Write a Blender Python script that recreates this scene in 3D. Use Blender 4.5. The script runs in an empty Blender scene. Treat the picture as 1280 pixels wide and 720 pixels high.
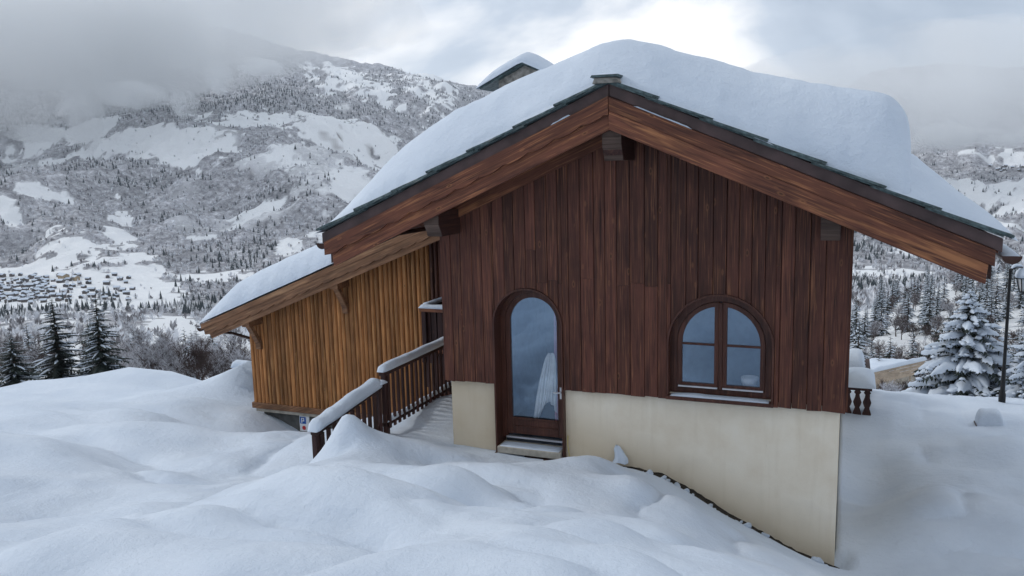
import bpy, math, random
import numpy as np
from mathutils import Vector, Matrix

random.seed(7)
rng = np.random.default_rng(7)
sc = bpy.context.scene
COL = sc.collection

# ------------------------------------------------------------------ camera
CAM = np.array([5.7456, -11.1695, 3.3070])
RT = np.array([0.92628598, 0.37595566, -0.02552693])
UP = np.array([-0.0327231, 0.14774064, 0.98848465])
FW = np.array([-0.37539776, 0.91478415, -0.14915252])
FPX = 1027.8                                     # focal length in 1280-px units
cd = bpy.data.cameras.new('camera')
cd.sensor_width = 36.0
cd.lens = FPX / 1280 * 36
cd.clip_start = 0.05
cd.clip_end = 60000
cam = bpy.data.objects.new('camera', cd)
COL.objects.link(cam)
cam.matrix_world = Matrix(((RT[0], UP[0], -FW[0], CAM[0]), (RT[1], UP[1], -FW[1], CAM[1]),
                           (RT[2], UP[2], -FW[2], CAM[2]), (0, 0, 0, 1)))
sc.camera = cam

# ------------------------------------------------------------------ world: overcast winter sky
SUN_AZ, SUN_EL = math.radians(-88), math.radians(31)     # azimuth from +Y towards +X
sun_from = Vector((math.sin(SUN_AZ) * math.cos(SUN_EL), math.cos(SUN_AZ) * math.cos(SUN_EL), math.sin(SUN_EL)))
world = bpy.data.worlds.new('World')
sc.world = world
world.use_nodes = True
wn, wl = world.node_tree.nodes, world.node_tree.links
wn.clear()
def W(t, **kw):
    n = wn.new(t)
    for k, v in kw.items():
        setattr(n, k, v)
    return n
sky = W('ShaderNodeTexSky', sky_type='NISHITA', sun_disc=False, sun_elevation=SUN_EL, sun_rotation=SUN_AZ, altitude=1400)
skyb = W('ShaderNodeBackground'); skyb.inputs['Strength'].default_value = 0.07
wl.new(sky.outputs[0], skyb.inputs[0])
geo = W('ShaderNodeTexCoord')
cb = W('ShaderNodeVectorMath', operation='MULTIPLY'); wl.new(geo.outputs['Generated'], cb.inputs[0]); cb.inputs[1].default_value = (1.0, 1.0, 1.7)
n1 = W('ShaderNodeTexNoise'); n1.inputs['Scale'].default_value = 2.6; n1.inputs['Detail'].default_value = 6
n1.inputs['Roughness'].default_value = 0.52; n1.inputs['Distortion'].default_value = 0.35
SKY_OFF = W('ShaderNodeVectorMath', operation='ADD'); SKY_OFF.inputs[1].default_value = (9.2, 3.9, 0.0)
wl.new(cb.outputs[0], SKY_OFF.inputs[0]); wl.new(SKY_OFF.outputs[0], n1.inputs['Vector'])
rp = W('ShaderNodeValToRGB')
rp.color_ramp.elements[0].position = 0.36; rp.color_ramp.elements[0].color = (0.34, 0.42, 0.53, 1)
rp.color_ramp.elements[1].position = 0.62; rp.color_ramp.elements[1].color = (1.30, 1.28, 1.25, 1)
_e = rp.color_ramp.elements.new(0.50); _e.color = (0.62, 0.70, 0.81, 1)
wl.new(n1.outputs[0], rp.inputs[0])
clb = W('ShaderNodeBackground'); clb.inputs['Strength'].default_value = 1.0
wl.new(rp.outputs[0], clb.inputs[0])
mx = W('ShaderNodeMixShader'); mx.inputs[0].default_value = 0.9
wl.new(skyb.outputs[0], mx.inputs[1]); wl.new(clb.outputs[0], mx.inputs[2])
wo = W('ShaderNodeOutputWorld'); wl.new(mx.outputs[0], wo.inputs[0])

sl = bpy.data.lights.new('sun', 'SUN')
sl.energy = 1.5; sl.angle = math.radians(10); sl.color = (1.0, 0.97, 0.93)
so = bpy.data.objects.new('sun', sl); COL.objects.link(so)
so.rotation_euler = sun_from.to_track_quat('Z', 'Y').to_euler()

sc.view_settings.view_transform = 'Standard'
sc.view_settings.look = 'None'
sc.view_settings.exposure = 0.12
sc.view_settings.gamma = 1.0
sc.cycles.use_denoising = True
sc.cycles.volume_bounces = 4
sc.cycles.max_bounces = 9
sc.cycles.transparent_max_bounces = 12
sc.cycles.caustics_reflective = False
sc.cycles.caustics_refractive = False

# ------------------------------------------------------------------ pixel to place helpers (reference frame 1280 x 720)
def ray(px, py):
    return FW * FPX + RT * (px - 640) + UP * (360 - py)
def atD(px, py, D):
    return CAM + ray(px, py) * D / FPX
def atY(px, py, Y):
    d = ray(px, py); return CAM + d * (Y - CAM[1]) / d[1]

# ------------------------------------------------------------------ numpy noise
_perm = rng.permutation(4096).astype(np.int64)
_val = rng.random(4096)
def _h(ix, iy):
    return _val[(_perm[(ix * 73 + iy * 1291) & 4095] + iy * 7 + ix * 3) & 4095]
def vnoise(x, y):
    x = np.asarray(x, float); y = np.asarray(y, float)
    ix = np.floor(x).astype(np.int64); iy = np.floor(y).astype(np.int64)
    fx = x - ix; fy = y - iy
    fx = fx * fx * fx * (fx * (fx * 6 - 15) + 10); fy = fy * fy * fy * (fy * (fy * 6 - 15) + 10)
    a = _h(ix, iy); b = _h(ix + 1, iy); c = _h(ix, iy + 1); d = _h(ix + 1, iy + 1)
    return (a * (1 - fx) + b * fx) * (1 - fy) + (c * (1 - fx) + d * fx) * fy
def fbm(x, y, o=4, g=0.5):
    s = 0; a = 1; t = 0
    for i in range(o):
        s = s + a * vnoise(x * 2 ** i + 17.3 * i, y * 2 ** i - 9.1 * i); t += a; a *= g
    return s / t
def sstep(a, b, x):
    t = np.clip((x - a) / (b - a), 0, 1); return t * t * (3 - 2 * t)
def tps_fit(P, z):
    n = len(P); r2 = ((P[:, None] - P[None]) ** 2).sum(-1)
    K = np.where(r2 > 0, 0.5 * r2 * np.log(np.maximum(r2, 1e-12)), 0) + 1e-4 * np.eye(n)
    A = np.zeros((n + 3, n + 3)); A[:n, :n] = K; A[:n, n] = 1; A[:n, n + 1:] = P; A[n, :n] = 1; A[n + 1:, :n] = P.T
    return np.linalg.solve(A, np.concatenate([z, np.zeros(3)]))
def tps_eval(w, P, x, y):
    s = w[len(P)] + w[len(P) + 1] * x + w[len(P) + 2] * y
    for i in range(len(P)):
        r2 = (x - P[i, 0]) ** 2 + (y - P[i, 1]) ** 2
        s = s + w[i] * 0.5 * r2 * np.log(np.maximum(r2, 1e-12))
    return s

# ------------------------------------------------------------------ materials
def new_mat(name):
    m = bpy.data.materials.new(name); m.use_nodes = True
    nt = m.node_tree; nt.nodes.clear()
    out = nt.nodes.new('ShaderNodeOutputMaterial'); b = nt.nodes.new('ShaderNodeBsdfPrincipled')
    nt.links.new(b.outputs[0], out.inputs[0])
    b.inputs['Specular IOR Level'].default_value = 0.3
    return m, nt, b
def N(nt, t, ins=None, **kw):
    n = nt.nodes.new(t)
    for k, v in kw.items():
        setattr(n, k, v)
    for k, v in (ins or {}).items():
        if isinstance(v, bpy.types.NodeSocket):
            nt.links.new(v, n.inputs[k])
        else:
            n.inputs[k].default_value = v
    return n
def ramp(nt, fac, stops):
    r = nt.nodes.new('ShaderNodeValToRGB'); nt.links.new(fac, r.inputs[0])
    e = r.color_ramp.elements
    e[0].position, e[0].color = stops[0][0], (*stops[0][1], 1)
    e[1].position, e[1].color = stops[-1][0], (*stops[-1][1], 1)
    for p, c in stops[1:-1]:
        k = e.new(p); k.color = (*c, 1)
    return r.outputs[0]
def mixc(nt, fac, a, b, mode='MIX'):
    n = nt.nodes.new('ShaderNodeMix'); n.data_type = 'RGBA'; n.blend_type = mode
    for s, v in ((n.inputs[0], fac), (n.inputs[6], a), (n.inputs[7], b)):
        if isinstance(v, bpy.types.NodeSocket): nt.links.new(v, s)
        else: s.default_value = v if not isinstance(v, tuple) else (*v, 1)
    return n.outputs[2]
def bump(nt, b, h, strength=0.3, dist=0.02):
    n = N(nt, 'ShaderNodeBump', {'Height': h, 'Strength': strength, 'Distance': dist})
    nt.links.new(n.outputs[0], b.inputs['Normal'])

def wood(name, dark, mid, worn, axis='Z', rough=0.62, worn_amt=0.62, vary=0.5, across=22.0, tilt=0.0):
    """weathered plank wood, grain along one object axis, every plank its own tone"""
    m, nt, b = new_mat(name)
    tc = N(nt, 'ShaderNodeTexCoord'); oi = N(nt, 'ShaderNodeObjectInfo')
    rv = N(nt, 'ShaderNodeVectorMath', {0: (37.0, 91.0, 53.0), 'Scale': oi.outputs['Random']}, operation='SCALE')
    co = N(nt, 'ShaderNodeVectorRotate', {'Vector': tc.outputs['Object'], 'Angle': tilt}, rotation_type='Y_AXIS')
    ad = N(nt, 'ShaderNodeVectorMath', {0: co.outputs[0], 1: rv.outputs[0]}, operation='ADD')
    k = {'X': (1.1, across, across), 'Y': (across, 1.1, across), 'Z': (across, across, 1.1)}[axis]
    st = N(nt, 'ShaderNodeVectorMath', {0: ad.outputs[0], 1: k}, operation='MULTIPLY')
    g = N(nt, 'ShaderNodeTexNoise', {'Vector': st.outputs[0], 'Scale': 1.0, 'Detail': 6.0, 'Roughness': 0.65, 'Distortion': 0.6})
    big = N(nt, 'ShaderNodeTexNoise', {'Vector': ad.outputs[0], 'Scale': 1.7, 'Detail': 3.0})
    c = ramp(nt, g.outputs[0], [(0.28, dark), (0.5, mid), (0.63, mid), (0.8, worn)])
    # per-plank tone
    tone = N(nt, 'ShaderNodeMapRange', {'Value': oi.outputs['Random'], 'To Min': 1 - vary, 'To Max': 1 + vary})
    c = mixc(nt, 1.0, c, tone.outputs[0], 'MULTIPLY')
    # worn streaks
    k2 = tuple(v * (0.45 if v > 5 else 0.7) for v in k)
    st2 = N(nt, 'ShaderNodeVectorMath', {0: ad.outputs[0], 1: k2}, operation='MULTIPLY')
    w2 = N(nt, 'ShaderNodeTexNoise', {'Vector': st2.outputs[0], 'Scale': 1.0, 'Detail': 4.0, 'Roughness': 0.6})
    wm = N(nt, 'ShaderNodeMapRange', {'Value': w2.outputs[0], 'From Min': worn_amt, 'From Max': worn_amt + 0.16})
    wf = N(nt, 'ShaderNodeMath', {0: wm.outputs[0], 1: 0.75}, operation='MULTIPLY')
    c = mixc(nt, wf.outputs[0], c, worn)
    k3 = tuple(v * 3.0 if v > 5 else 1.6 for v in k)
    st3 = N(nt, 'ShaderNodeVectorMath', {0: ad.outputs[0], 1: k3}, operation='MULTIPLY')
    w3 = N(nt, 'ShaderNodeTexNoise', {'Vector': st3.outputs[0], 'Scale': 1.0, 'Detail': 3.0, 'Roughness': 0.5})
    f3 = N(nt, 'ShaderNodeMapRange', {'Value': w3.outputs[0], 'From Min': 0.57, 'From Max': 0.70, 'To Max': 0.55})
    c = mixc(nt, f3.outputs[0], c, worn)
    f4 = N(nt, 'ShaderNodeMapRange', {'Value': w3.outputs[0], 'From Min': 0.30, 'From Max': 0.43, 'To Min': 0.6, 'To Max': 0.0})
    c = mixc(nt, f4.outputs[0], c, dark)
    # knots
    ks = tuple(5.5 if v > 5 else 2.2 for v in k)
    sk = N(nt, 'ShaderNodeVectorMath', {0: ad.outputs[0], 1: ks}, operation='MULTIPLY')
    vo = N(nt, 'ShaderNodeTexVoronoi', {'Vector': sk.outputs[0], 'Scale': 1.0})
    km = N(nt, 'ShaderNodeMapRange', {'Value': vo.outputs['Distance'], 'From Min': 0.045, 'From Max': 0.085, 'To Min': 0.7, 'To Max': 0.0})
    kr = N(nt, 'ShaderNodeMapRange', {'Value': vo.outputs['Distance'], 'From Min': 0.08, 'From Max': 0.14, 'To Min': 0.35, 'To Max': 0.0})
    c = mixc(nt, kr.outputs[0], c, worn)
    c = mixc(nt, km.outputs[0], c, tuple(v * 0.45 for v in dark))
    # broad blotches
    bm = N(nt, 'ShaderNodeMapRange', {'Value': big.outputs[0], 'From Min': 0.3, 'From Max': 0.7, 'To Min': 0.75, 'To Max': 1.2})
    c = mixc(nt, 1.0, c, bm.outputs[0], 'MULTIPLY')
    nt.links.new(c, b.inputs['Base Color'])
    b.inputs['Roughness'].default_value = rough
    bump(nt, b, g.outputs[0], 0.6, 0.008)
    return m

def plain(name, col, rough=0.6, nscale=8.0, amt=0.15, metal=0.0, bstr=0.15, bdist=0.01):
    m, nt, b = new_mat(name)
    tc = N(nt, 'ShaderNodeTexCoord')
    n = N(nt, 'ShaderNodeTexNoise', {'Vector': tc.outputs['Object'], 'Scale': nscale, 'Detail': 5.0})
    f = N(nt, 'ShaderNodeMapRange', {'Value': n.outputs[0], 'From Min': 0.3, 'From Max': 0.7, 'To Min': 1 - amt, 'To Max': 1 + amt})
    nt.links.new(mixc(nt, 1.0, col, f.outputs[0], 'MULTIPLY'), b.inputs['Base Color'])
    b.inputs['Roughness'].default_value = rough; b.inputs['Metallic'].default_value = metal
    bump(nt, b, n.outputs[0], bstr, bdist)
    return m

M = {}
M['siding'] = wood('dark_larch_siding', (0.021, 0.0078, 0.0058), (0.096, 0.034, 0.0225), (0.32, 0.138, 0.066), 'Z', worn_amt=0.62, vary=0.36, across=26)
_bw = ((0.034, 0.0125, 0.009), (0.150, 0.054, 0.031), (0.46, 0.20, 0.085))
M['barge'] = wood('barge_board_wood', *_bw, 'X', worn_amt=0.58, vary=0.25, across=18)
M['barge_l'] = wood('barge_board_wood_left', *_bw, 'X', worn_amt=0.56, vary=0.25, across=18, tilt=math.atan(0.433))
M['barge_r'] = wood('barge_board_wood_right', *_bw, 'X', worn_amt=0.58, vary=0.25, across=18, tilt=-math.atan(0.433))
M['fascia'] = plain('fascia_painted_metal', (0.082, 0.052, 0.050), 0.38, 3.0, 0.4)
M['soffit'] = wood('soffit_wood', (0.03, 0.012, 0.009), (0.085, 0.034, 0.022), (0.2, 0.085, 0.04), 'Y')
M['annex'] = wood('honey_larch_siding', (0.105, 0.043, 0.016), (0.40, 0.172, 0.060), (0.62, 0.335, 0.135), 'Z', worn_amt=0.56, vary=0.36, across=30)
M['annex_barge'] = wood('annex_barge_wood', (0.07, 0.034, 0.02), (0.23, 0.115, 0.06), (0.46, 0.26, 0.14), 'X', worn_amt=0.56, vary=0.2, across=14, tilt=math.atan(0.392))
M['railwood'] = wood('railing_wood', (0.016, 0.0075, 0.007), (0.048, 0.020, 0.018), (0.13, 0.055, 0.035), 'Z', vary=0.25)
M['railwood_y'] = wood('railing_wood_long', (0.016, 0.0075, 0.007), (0.045, 0.019, 0.017), (0.12, 0.05, 0.033), 'Y', vary=0.2)
M['joinery'] = wood('joinery_wood', (0.034, 0.0125, 0.0085), (0.075, 0.028, 0.019), (0.16, 0.07, 0.045), 'Z', rough=0.4, worn_amt=0.72, vary=0.12)
M['corbel'] = wood('grey_end_grain_beam', (0.03, 0.018, 0.014), (0.085, 0.055, 0.043), (0.16, 0.11, 0.09), 'X', vary=0.1, across=14)
M['beam_side'] = wood('beam_side_wood', (0.02, 0.009, 0.008), (0.05, 0.02, 0.016), (0.11, 0.05, 0.03), 'Y', vary=0.1)
M['slate'] = plain('roof_slate', (0.060, 0.088, 0.092), 0.55, 14.0, 0.6, bstr=0.6, bdist=0.02)
M['black'] = plain('black_painted_iron', (0.012, 0.012, 0.013), 0.45)
M['gutter'] = plain('copper_brown_gutter', (0.06, 0.034, 0.028), 0.35, 6.0, 0.2, 0.6)
M['concrete'] = plain('step_concrete', (0.36, 0.33, 0.28), 0.85, 9.0, 0.25)
M['steel'] = plain('aluminium_trim', (0.62, 0.62, 0.64), 0.35, 5.0, 0.1, 0.8)
M['stone'] = plain('grey_rubble_stone', (0.26, 0.245, 0.22), 0.9, 11.0, 0.5, bstr=0.8, bdist=0.03)
M['soil'] = plain('dark_wet_soil', (0.03, 0.025, 0.02), 0.9, 14.0, 0.6, bstr=0.9, bdist=0.03)
M['dark_room'] = plain('dark_room_wall', (0.26, 0.29, 0.36), 0.9)
M['pink'] = plain('pink_curtain_cloth', (0.62, 0.30, 0.42), 0.9)
M['net'] = plain('white_net_cloth', (0.88, 0.88, 0.86), 0.9, 18.0, 0.08)
M['white'] = plain('white_enamel', (0.8, 0.8, 0.8), 0.5)
M['blue'] = plain('blue_sign_paint', (0.02, 0.12, 0.45), 0.5)
M['red'] = plain('red_sign_paint', (0.5, 0.03, 0.03), 0.5)
M['yellow'] = plain('yellow_cord', (0.55, 0.45, 0.16), 0.7)
M['lowwall'] = plain('dark_render_wall', (0.10, 0.10, 0.095), 0.9, 6.0, 0.3)
M['fence'] = wood('pale_weathered_fence', (0.20, 0.15, 0.11), (0.36, 0.29, 0.22), (0.5, 0.42, 0.33), 'X', vary=0.15)

def snow_mat(name, scale=1.0):
    m, nt, b = new_mat(name)
    tc = N(nt, 'ShaderNodeTexCoord')
    n = N(nt, 'ShaderNodeTexNoise', {'Vector': tc.outputs['Object'], 'Scale': 7.0 * scale, 'Detail': 9.0, 'Roughness': 0.68})
    n2 = N(nt, 'ShaderNodeTexNoise', {'Vector': tc.outputs['Object'], 'Scale': 1.1 * scale, 'Detail': 3.0})
    c = ramp(nt, n2.outputs[0], [(0.3, (0.53, 0.60, 0.695)), (0.7, (0.60, 0.665, 0.75))])
    nt.links.new(c, b.inputs['Base Color'])
    b.inputs['Roughness'].default_value = 0.7
    b.inputs['Specular IOR Level'].default_value = 0.2
    ng = N(nt, 'ShaderNodeTexNoise', {'Vector': tc.outputs['Object'], 'Scale': 55.0 * scale, 'Detail': 3.0, 'Roughness': 0.7})
    hs = N(nt, 'ShaderNodeMath', {0: ng.outputs[0], 1: 0.16, 2: n.outputs[0]}, operation='MULTIPLY_ADD')
    bump(nt, b, hs.outputs[0], 0.6, 0.055 / scale)
    return m
M['snow'] = snow_mat('fresh_snow')

def stucco():
    m, nt, b = new_mat('cream_render')
    tc = N(nt, 'ShaderNodeTexCoord')
    n = N(nt, 'ShaderNodeTexNoise', {'Vector': tc.outputs['Object'], 'Scale': 2.2, 'Detail': 6.0, 'Roughness': 0.6})
    f = N(nt, 'ShaderNodeTexNoise', {'Vector': tc.outputs['Object'], 'Scale': 60.0, 'Detail': 3.0})
    st = N(nt, 'ShaderNodeVectorMath', {0: tc.outputs['Object'], 1: (9.0, 9.0, 0.7)}, operation='MULTIPLY')
    r = N(nt, 'ShaderNodeTexNoise', {'Vector': st.outputs[0], 'Scale': 1.0, 'Detail': 4.0})
    c = ramp(nt, n.outputs[0], [(0.3, (0.74, 0.645, 0.51)), (0.55, (0.81, 0.73, 0.60)), (0.75, (0.84, 0.77, 0.655))])
    rf = N(nt, 'ShaderNodeMapRange', {'Value': r.outputs[0], 'From Min': 0.52, 'From Max': 0.75, 'To Min': 0.0, 'To Max': 0.16})
    c = mixc(nt, rf.outputs[0], c, (0.45, 0.35, 0.21))
    # yellow-brown tint reaching up unevenly from the sloping ground line
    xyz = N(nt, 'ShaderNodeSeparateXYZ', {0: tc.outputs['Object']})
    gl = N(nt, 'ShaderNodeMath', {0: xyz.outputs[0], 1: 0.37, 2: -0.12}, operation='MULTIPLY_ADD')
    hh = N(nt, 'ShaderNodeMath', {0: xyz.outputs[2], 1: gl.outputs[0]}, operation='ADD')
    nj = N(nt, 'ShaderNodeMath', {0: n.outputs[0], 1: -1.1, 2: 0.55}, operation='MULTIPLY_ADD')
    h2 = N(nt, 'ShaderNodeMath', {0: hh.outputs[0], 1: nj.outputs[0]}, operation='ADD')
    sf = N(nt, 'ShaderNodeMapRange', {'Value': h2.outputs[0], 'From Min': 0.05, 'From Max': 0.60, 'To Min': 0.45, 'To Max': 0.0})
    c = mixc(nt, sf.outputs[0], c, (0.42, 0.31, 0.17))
    sp = N(nt, 'ShaderNodeTexVoronoi', {'Vector': tc.outputs['Object'], 'Scale': 5.0})
    sm = N(nt, 'ShaderNodeMapRange', {'Value': sp.outputs['Distance'], 'From Min': 0.015, 'From Max': 0.03, 'To Min': 0.35, 'To Max': 0.0})
    c = mixc(nt, sm.outputs[0], c, (0.2, 0.17, 0.13))
    nt.links.new(c, b.inputs['Base Color']); b.inputs['Roughness'].default_value = 0.9
    bump(nt, b, f.outputs[0], 0.25, 0.006)
    return m
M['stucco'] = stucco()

def glass():
    m = bpy.data.materials.new('coated_window_glass'); m.use_nodes = True
    nt = m.node_tree; nt.nodes.clear()
    out = nt.nodes.new('ShaderNodeOutputMaterial')
    tc = N(nt, 'ShaderNodeTexCoord')
    n = N(nt, 'ShaderNodeTexNoise', {'Vector': tc.outputs['Object'], 'Scale': 1.6, 'Detail': 2.0})
    bp = N(nt, 'ShaderNodeBump', {'Height': n.outputs[0], 'Strength': 0.08, 'Distance': 0.05})
    gl = N(nt, 'ShaderNodeBsdfGlossy', {'Color': (0.58, 0.77, 1.0, 1), 'Roughness': 0.015, 'Normal': bp.outputs[0]})
    tr = N(nt, 'ShaderNodeBsdfTransparent', {'Color': (0.97, 0.985, 1.0, 1)})
    lw = N(nt, 'ShaderNodeLayerWeight', {'Blend': 0.5})
    pw = N(nt, 'ShaderNodeMath', {0: lw.outputs['Facing'], 1: 4.0}, operation='POWER')
    fr = N(nt, 'ShaderNodeMath', {0: pw.outputs[0], 1: 0.8, 2: 0.19}, operation='MULTIPLY_ADD')
    mxs = N(nt, 'ShaderNodeMixShader', {0: fr.outputs[0], 1: tr.outputs[0], 2: gl.outputs[0]})
    nt.links.new(mxs.outputs[0], out.inputs[0])
    return m
M['glass'] = glass()

# ------------------------------------------------------------------ mesh building helpers
class MB:
    def __init__(s): s.v = []; s.f = []; s.m = []
    def add(s, vs, fs, mi=0):
        o = len(s.v); s.v += [tuple(map(float, p)) for p in vs]
        s.f += [tuple(i + o for i in q) for q in fs]; s.m += [mi] * len(fs); return s
    def box(s, x0, x1, y0, y1, z0, z1, mi=0):
        vs = [(x, y, z) for x in (x0, x1) for y in (y0, y1) for z in (z0, z1)]
        return s.add(vs, [(0, 1, 3, 2), (4, 6, 7, 5), (0, 4, 5, 1), (2, 3, 7, 6), (0, 2, 6, 4), (1, 5, 7, 3)], mi)
    def prism(s, poly, y0, y1, cham=0.0, mi=0):
        """polygon in XZ (counter-clockwise seen from -Y) extruded from y0 (front) to y1; front edges drawn in by cham"""
        n = len(poly); xs = [p[0] for p in poly]; a, b = min(xs), max(xs)
        fr = [(min(max(x, a + cham), b - cham), y0, z) for x, z in poly]
        if cham:
            mid = [(x, y0 + cham, z) for x, z in poly]
            bk = [(x, y1, z) for x, z in poly]
            vs = fr + mid + bk
            fs = [tuple(range(n)), tuple(range(3 * n - 1, 2 * n - 1, -1))]
            for k in (0, n):
                fs += [(k + (i + 1) % n, k + i, k + n + i, k + n + (i + 1) % n) for i in range(n)]
        else:
            bk = [(x, y1, z) for x, z in poly]
            vs = fr + bk
            fs = [tuple(range(n)), tuple(range(2 * n - 1, n - 1, -1))]
            fs += [((i + 1) % n, i, n + i, n + (i + 1) % n) for i in range(n)]
        return s.add(vs, fs, mi)
    def prism_axis(s, poly, a0, a1, axis, mi=0):
        """polygon extruded along axis 'X','Y' or 'Z'; poly gives the two other coordinates in order"""
        def put(p, t):
            return (t, p[0], p[1]) if axis == 'X' else (p[0], t, p[1]) if axis == 'Y' else (p[0], p[1], t)
        n = len(poly); vs = [put(p, a0) for p in poly] + [put(p, a1) for p in poly]
        fs = [tuple(range(n)), tuple(range(2 * n - 1, n - 1, -1))] + [((i + 1) % n, i, n + i, n + (i + 1) % n) for i in range(n)]
        return s.add(vs, fs, mi)
    def tube(s, pts, rad, seg=8, mi=0, cap=True):
        pts = [Vector(p) for p in pts]
        if not hasattr(rad, '__len__'): rad = [rad] * len(pts)
        o = len(s.v); n = len(pts)
        for i, p in enumerate(pts):
            t = (pts[min(i + 1, n - 1)] - pts[max(i - 1, 0)]).normalized()
            a = t.orthogonal().normalized(); b = t.cross(a)
            for k in range(seg):
                q = p + (a * math.cos(2 * math.pi * k / seg) + b * math.sin(2 * math.pi * k / seg)) * rad[i]
                s.v.append(tuple(q))
        for i in range(n - 1):
            for k in range(seg):
                k2 = (k + 1) % seg
                s.f.append((o + i * seg + k, o + i * seg + k2, o + (i + 1) * seg + k2, o + (i + 1) * seg + k)); s.m.append(mi)
        if cap:
            s.f.append(tuple(o + k for k in range(seg - 1, -1, -1))); s.m.append(mi)
            s.f.append(tuple(o + (n - 1) * seg + k for k in range(seg))); s.m.append(mi)
        return s
    def lathe(s, prof, cx, cy, seg=16, mi=0):
        o = len(s.v)
        for r, z in prof:
            for k in range(seg):
                a = 2 * math.pi * k / seg; s.v.append((cx + r * math.cos(a), cy + r * math.sin(a), z))
        for i in range(len(prof) - 1):
            for k in range(seg):
                k2 = (k + 1) % seg
                s.f.append((o + i * seg + k, o + i * seg + k2, o + (i + 1) * seg + k2, o + (i + 1) * seg + k)); s.m.append(mi)
        s.f.append(tuple(o + k for k in range(seg - 1, -1, -1))); s.m.append(mi)
        s.f.append(tuple(o + (len(prof) - 1) * seg + k for k in range(seg))); s.m.append(mi)
        return s
    def mesh(s, name, mats, smooth=False, org=(0, 0, 0)):
        me = bpy.data.meshes.new(name)
        ox, oy, oz = org
        me.from_pydata([(x - ox, y - oy, z - oz) for x, y, z in s.v], [], s.f)
        for m in (mats if isinstance(mats, (list, tuple)) else [mats]): me.materials.append(m)
        if len(me.polygons) == len(s.m): me.polygons.foreach_set('material_index', s.m)
        if smooth: me.polygons.foreach_set('use_smooth', [True] * len(me.polygons))
        me.validate(); me.update()
        return me

def wpos(o):
    p = Vector((0, 0, 0))
    while o is not None: p = p + o.location; o = o.parent
    return p
def link(name, data, parent=None, loc=(0, 0, 0)):
    o = bpy.data.objects.new(name, data); COL.objects.link(o); o.parent = parent; o.location = loc; return o
def tag(o, label=None, cat=None, group=None, kind=None):
    if label: o['label'] = label
    if cat: o['category'] = cat
    if group: o['group'] = group
    if kind: o['kind'] = kind
    return o
def thing(name, loc, label, cat, group=None):
    return tag(link(name, None, None, loc), label, cat, group)
def part(name, mb, mat, parent=None, smooth=False, org=None):
    """a mesh given in world coordinates, linked under parent; org = its own origin (else the parent's)"""
    base = wpos(parent) if parent is not None else Vector((0, 0, 0))
    og = Vector(org) if org is not None else base
    me = mb.mesh(name, mat, smooth, og)
    return link(name, me, parent, og - base)
def bevel(o, w=0.006, seg=1):
    m = o.modifiers.new('bevel', 'BEVEL'); m.width = w; m.segments = seg; m.limit_method = 'ANGLE'; m.angle_limit = math.radians(40)
    return o
def grid_mesh(name, X, Y, Z, mat, smooth=True, attr=None):
    ny, nx = Z.shape
    me = bpy.data.meshes.new(name)
    v = np.stack([X, Y, Z], -1).reshape(-1, 3).astype(np.float32)
    i = np.arange(ny * nx).reshape(ny, nx)
    q = np.stack([i[:-1, :-1], i[:-1, 1:], i[1:, 1:], i[1:, :-1]], -1).reshape(-1, 4)
    fast_mesh(me, v, q, smooth)
    me.materials.append(mat)
    for k, a in (attr or {}).items():
        at = me.attributes.new(k, 'FLOAT', 'POINT'); at.data.foreach_set('value', a.reshape(-1).astype(np.float32))
    return me
def fast_mesh(me, v, q, smooth=False):
    k = q.shape[1]
    me.vertices.add(len(v)); me.vertices.foreach_set('co', v.reshape(-1).astype(np.float32))
    me.loops.add(len(q) * k); me.loops.foreach_set('vertex_index', q.reshape(-1).astype(np.int32))
    me.polygons.add(len(q)); me.polygons.foreach_set('loop_start', np.arange(0, len(q) * k, k, dtype=np.int32))
    me.update(calc_edges=True)
    if smooth: me.polygons.foreach_set('use_smooth', np.ones(len(q), dtype=bool))
    me.update()


# ------------------------------------------------------------------ terrain
# near snow surface through surveyed points (pixel, pixel, distance in metres), then mounds and lumps on top
NEAR = [(0, 720, 5.5), (320, 720, 5), (640, 720, 5), (960, 720, 6.6), (1050, 722, 9.6), (1280, 720, 10), (400, 606, 8), (0, 640, 9),
        (200, 640, 8), (0, 560, 14), (200, 565, 15), (380, 545, 16), (370, 590, 12.6), (0, 500, 22), (300, 510, 20), (530, 562, 12.3),
        (480, 552, 13.3), (735, 590, 11.4), (590, 602, 10.5), (640, 655, 8), (900, 700, 8.3), (800, 645, 9.3), (1090, 487, 22),
        (1280, 502, 21.6), (1100, 600, 14.5), (1090, 545, 18), (1280, 600, 15), (1180, 640, 12.5), (150, 487, 24), (500, 680, 6.2),
        (100, 600, 11), (1000, 715, 8.8), (60, 486, 25), (160, 487, 25), (250, 488, 25), (60, 505, 33), (160, 505, 33),
        (250, 505, 33), (360, 500, 30), (1090, 490, 26), (1280, 504, 26), (1090, 505, 34), (1280, 516, 34)]
NP = [atD(*g) for g in NEAR]
NP += [np.array(q) for q in ((0.05, -0.1, -1.12), (0.8, -0.1, -1.14), (1.9, -0.1, -1.16), (2.9, -0.15, -1.04), (3.42, -0.15, -1.10),
                             (3.88, -0.15, -1.30), (4.27, -0.15, -1.52), (4.76, -0.15, -1.75), (5.29, -0.15, -1.99), (5.75, -0.15, -2.13),
                             (3, 5, -1.6), (-5.6, 3.7, -3.0), (-4, 3.4, -2.95), (-7.1, 3.75, -2.5), (-1.2, 1.9, -1.02), (-0.4, 2.5, -1.0), (-0.8, 3.6, -1.3), (-3.5, 3.9, -2.3), (3, 11, -3), (-6, 10, -3),
                             (5.7, -11.2, 1.62), (2.5, -9.5, 1.35), (9, -9, 1.0), (9.5, -4, -0.3), (-4, -9, 0.9), (-10, -8, 0.3), (-14, -2, -1.6),
                             (6, -16, 2.6), (-8, -16, 2.4), (14, 2, -2.2), (15, -10, 0.8))]
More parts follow.
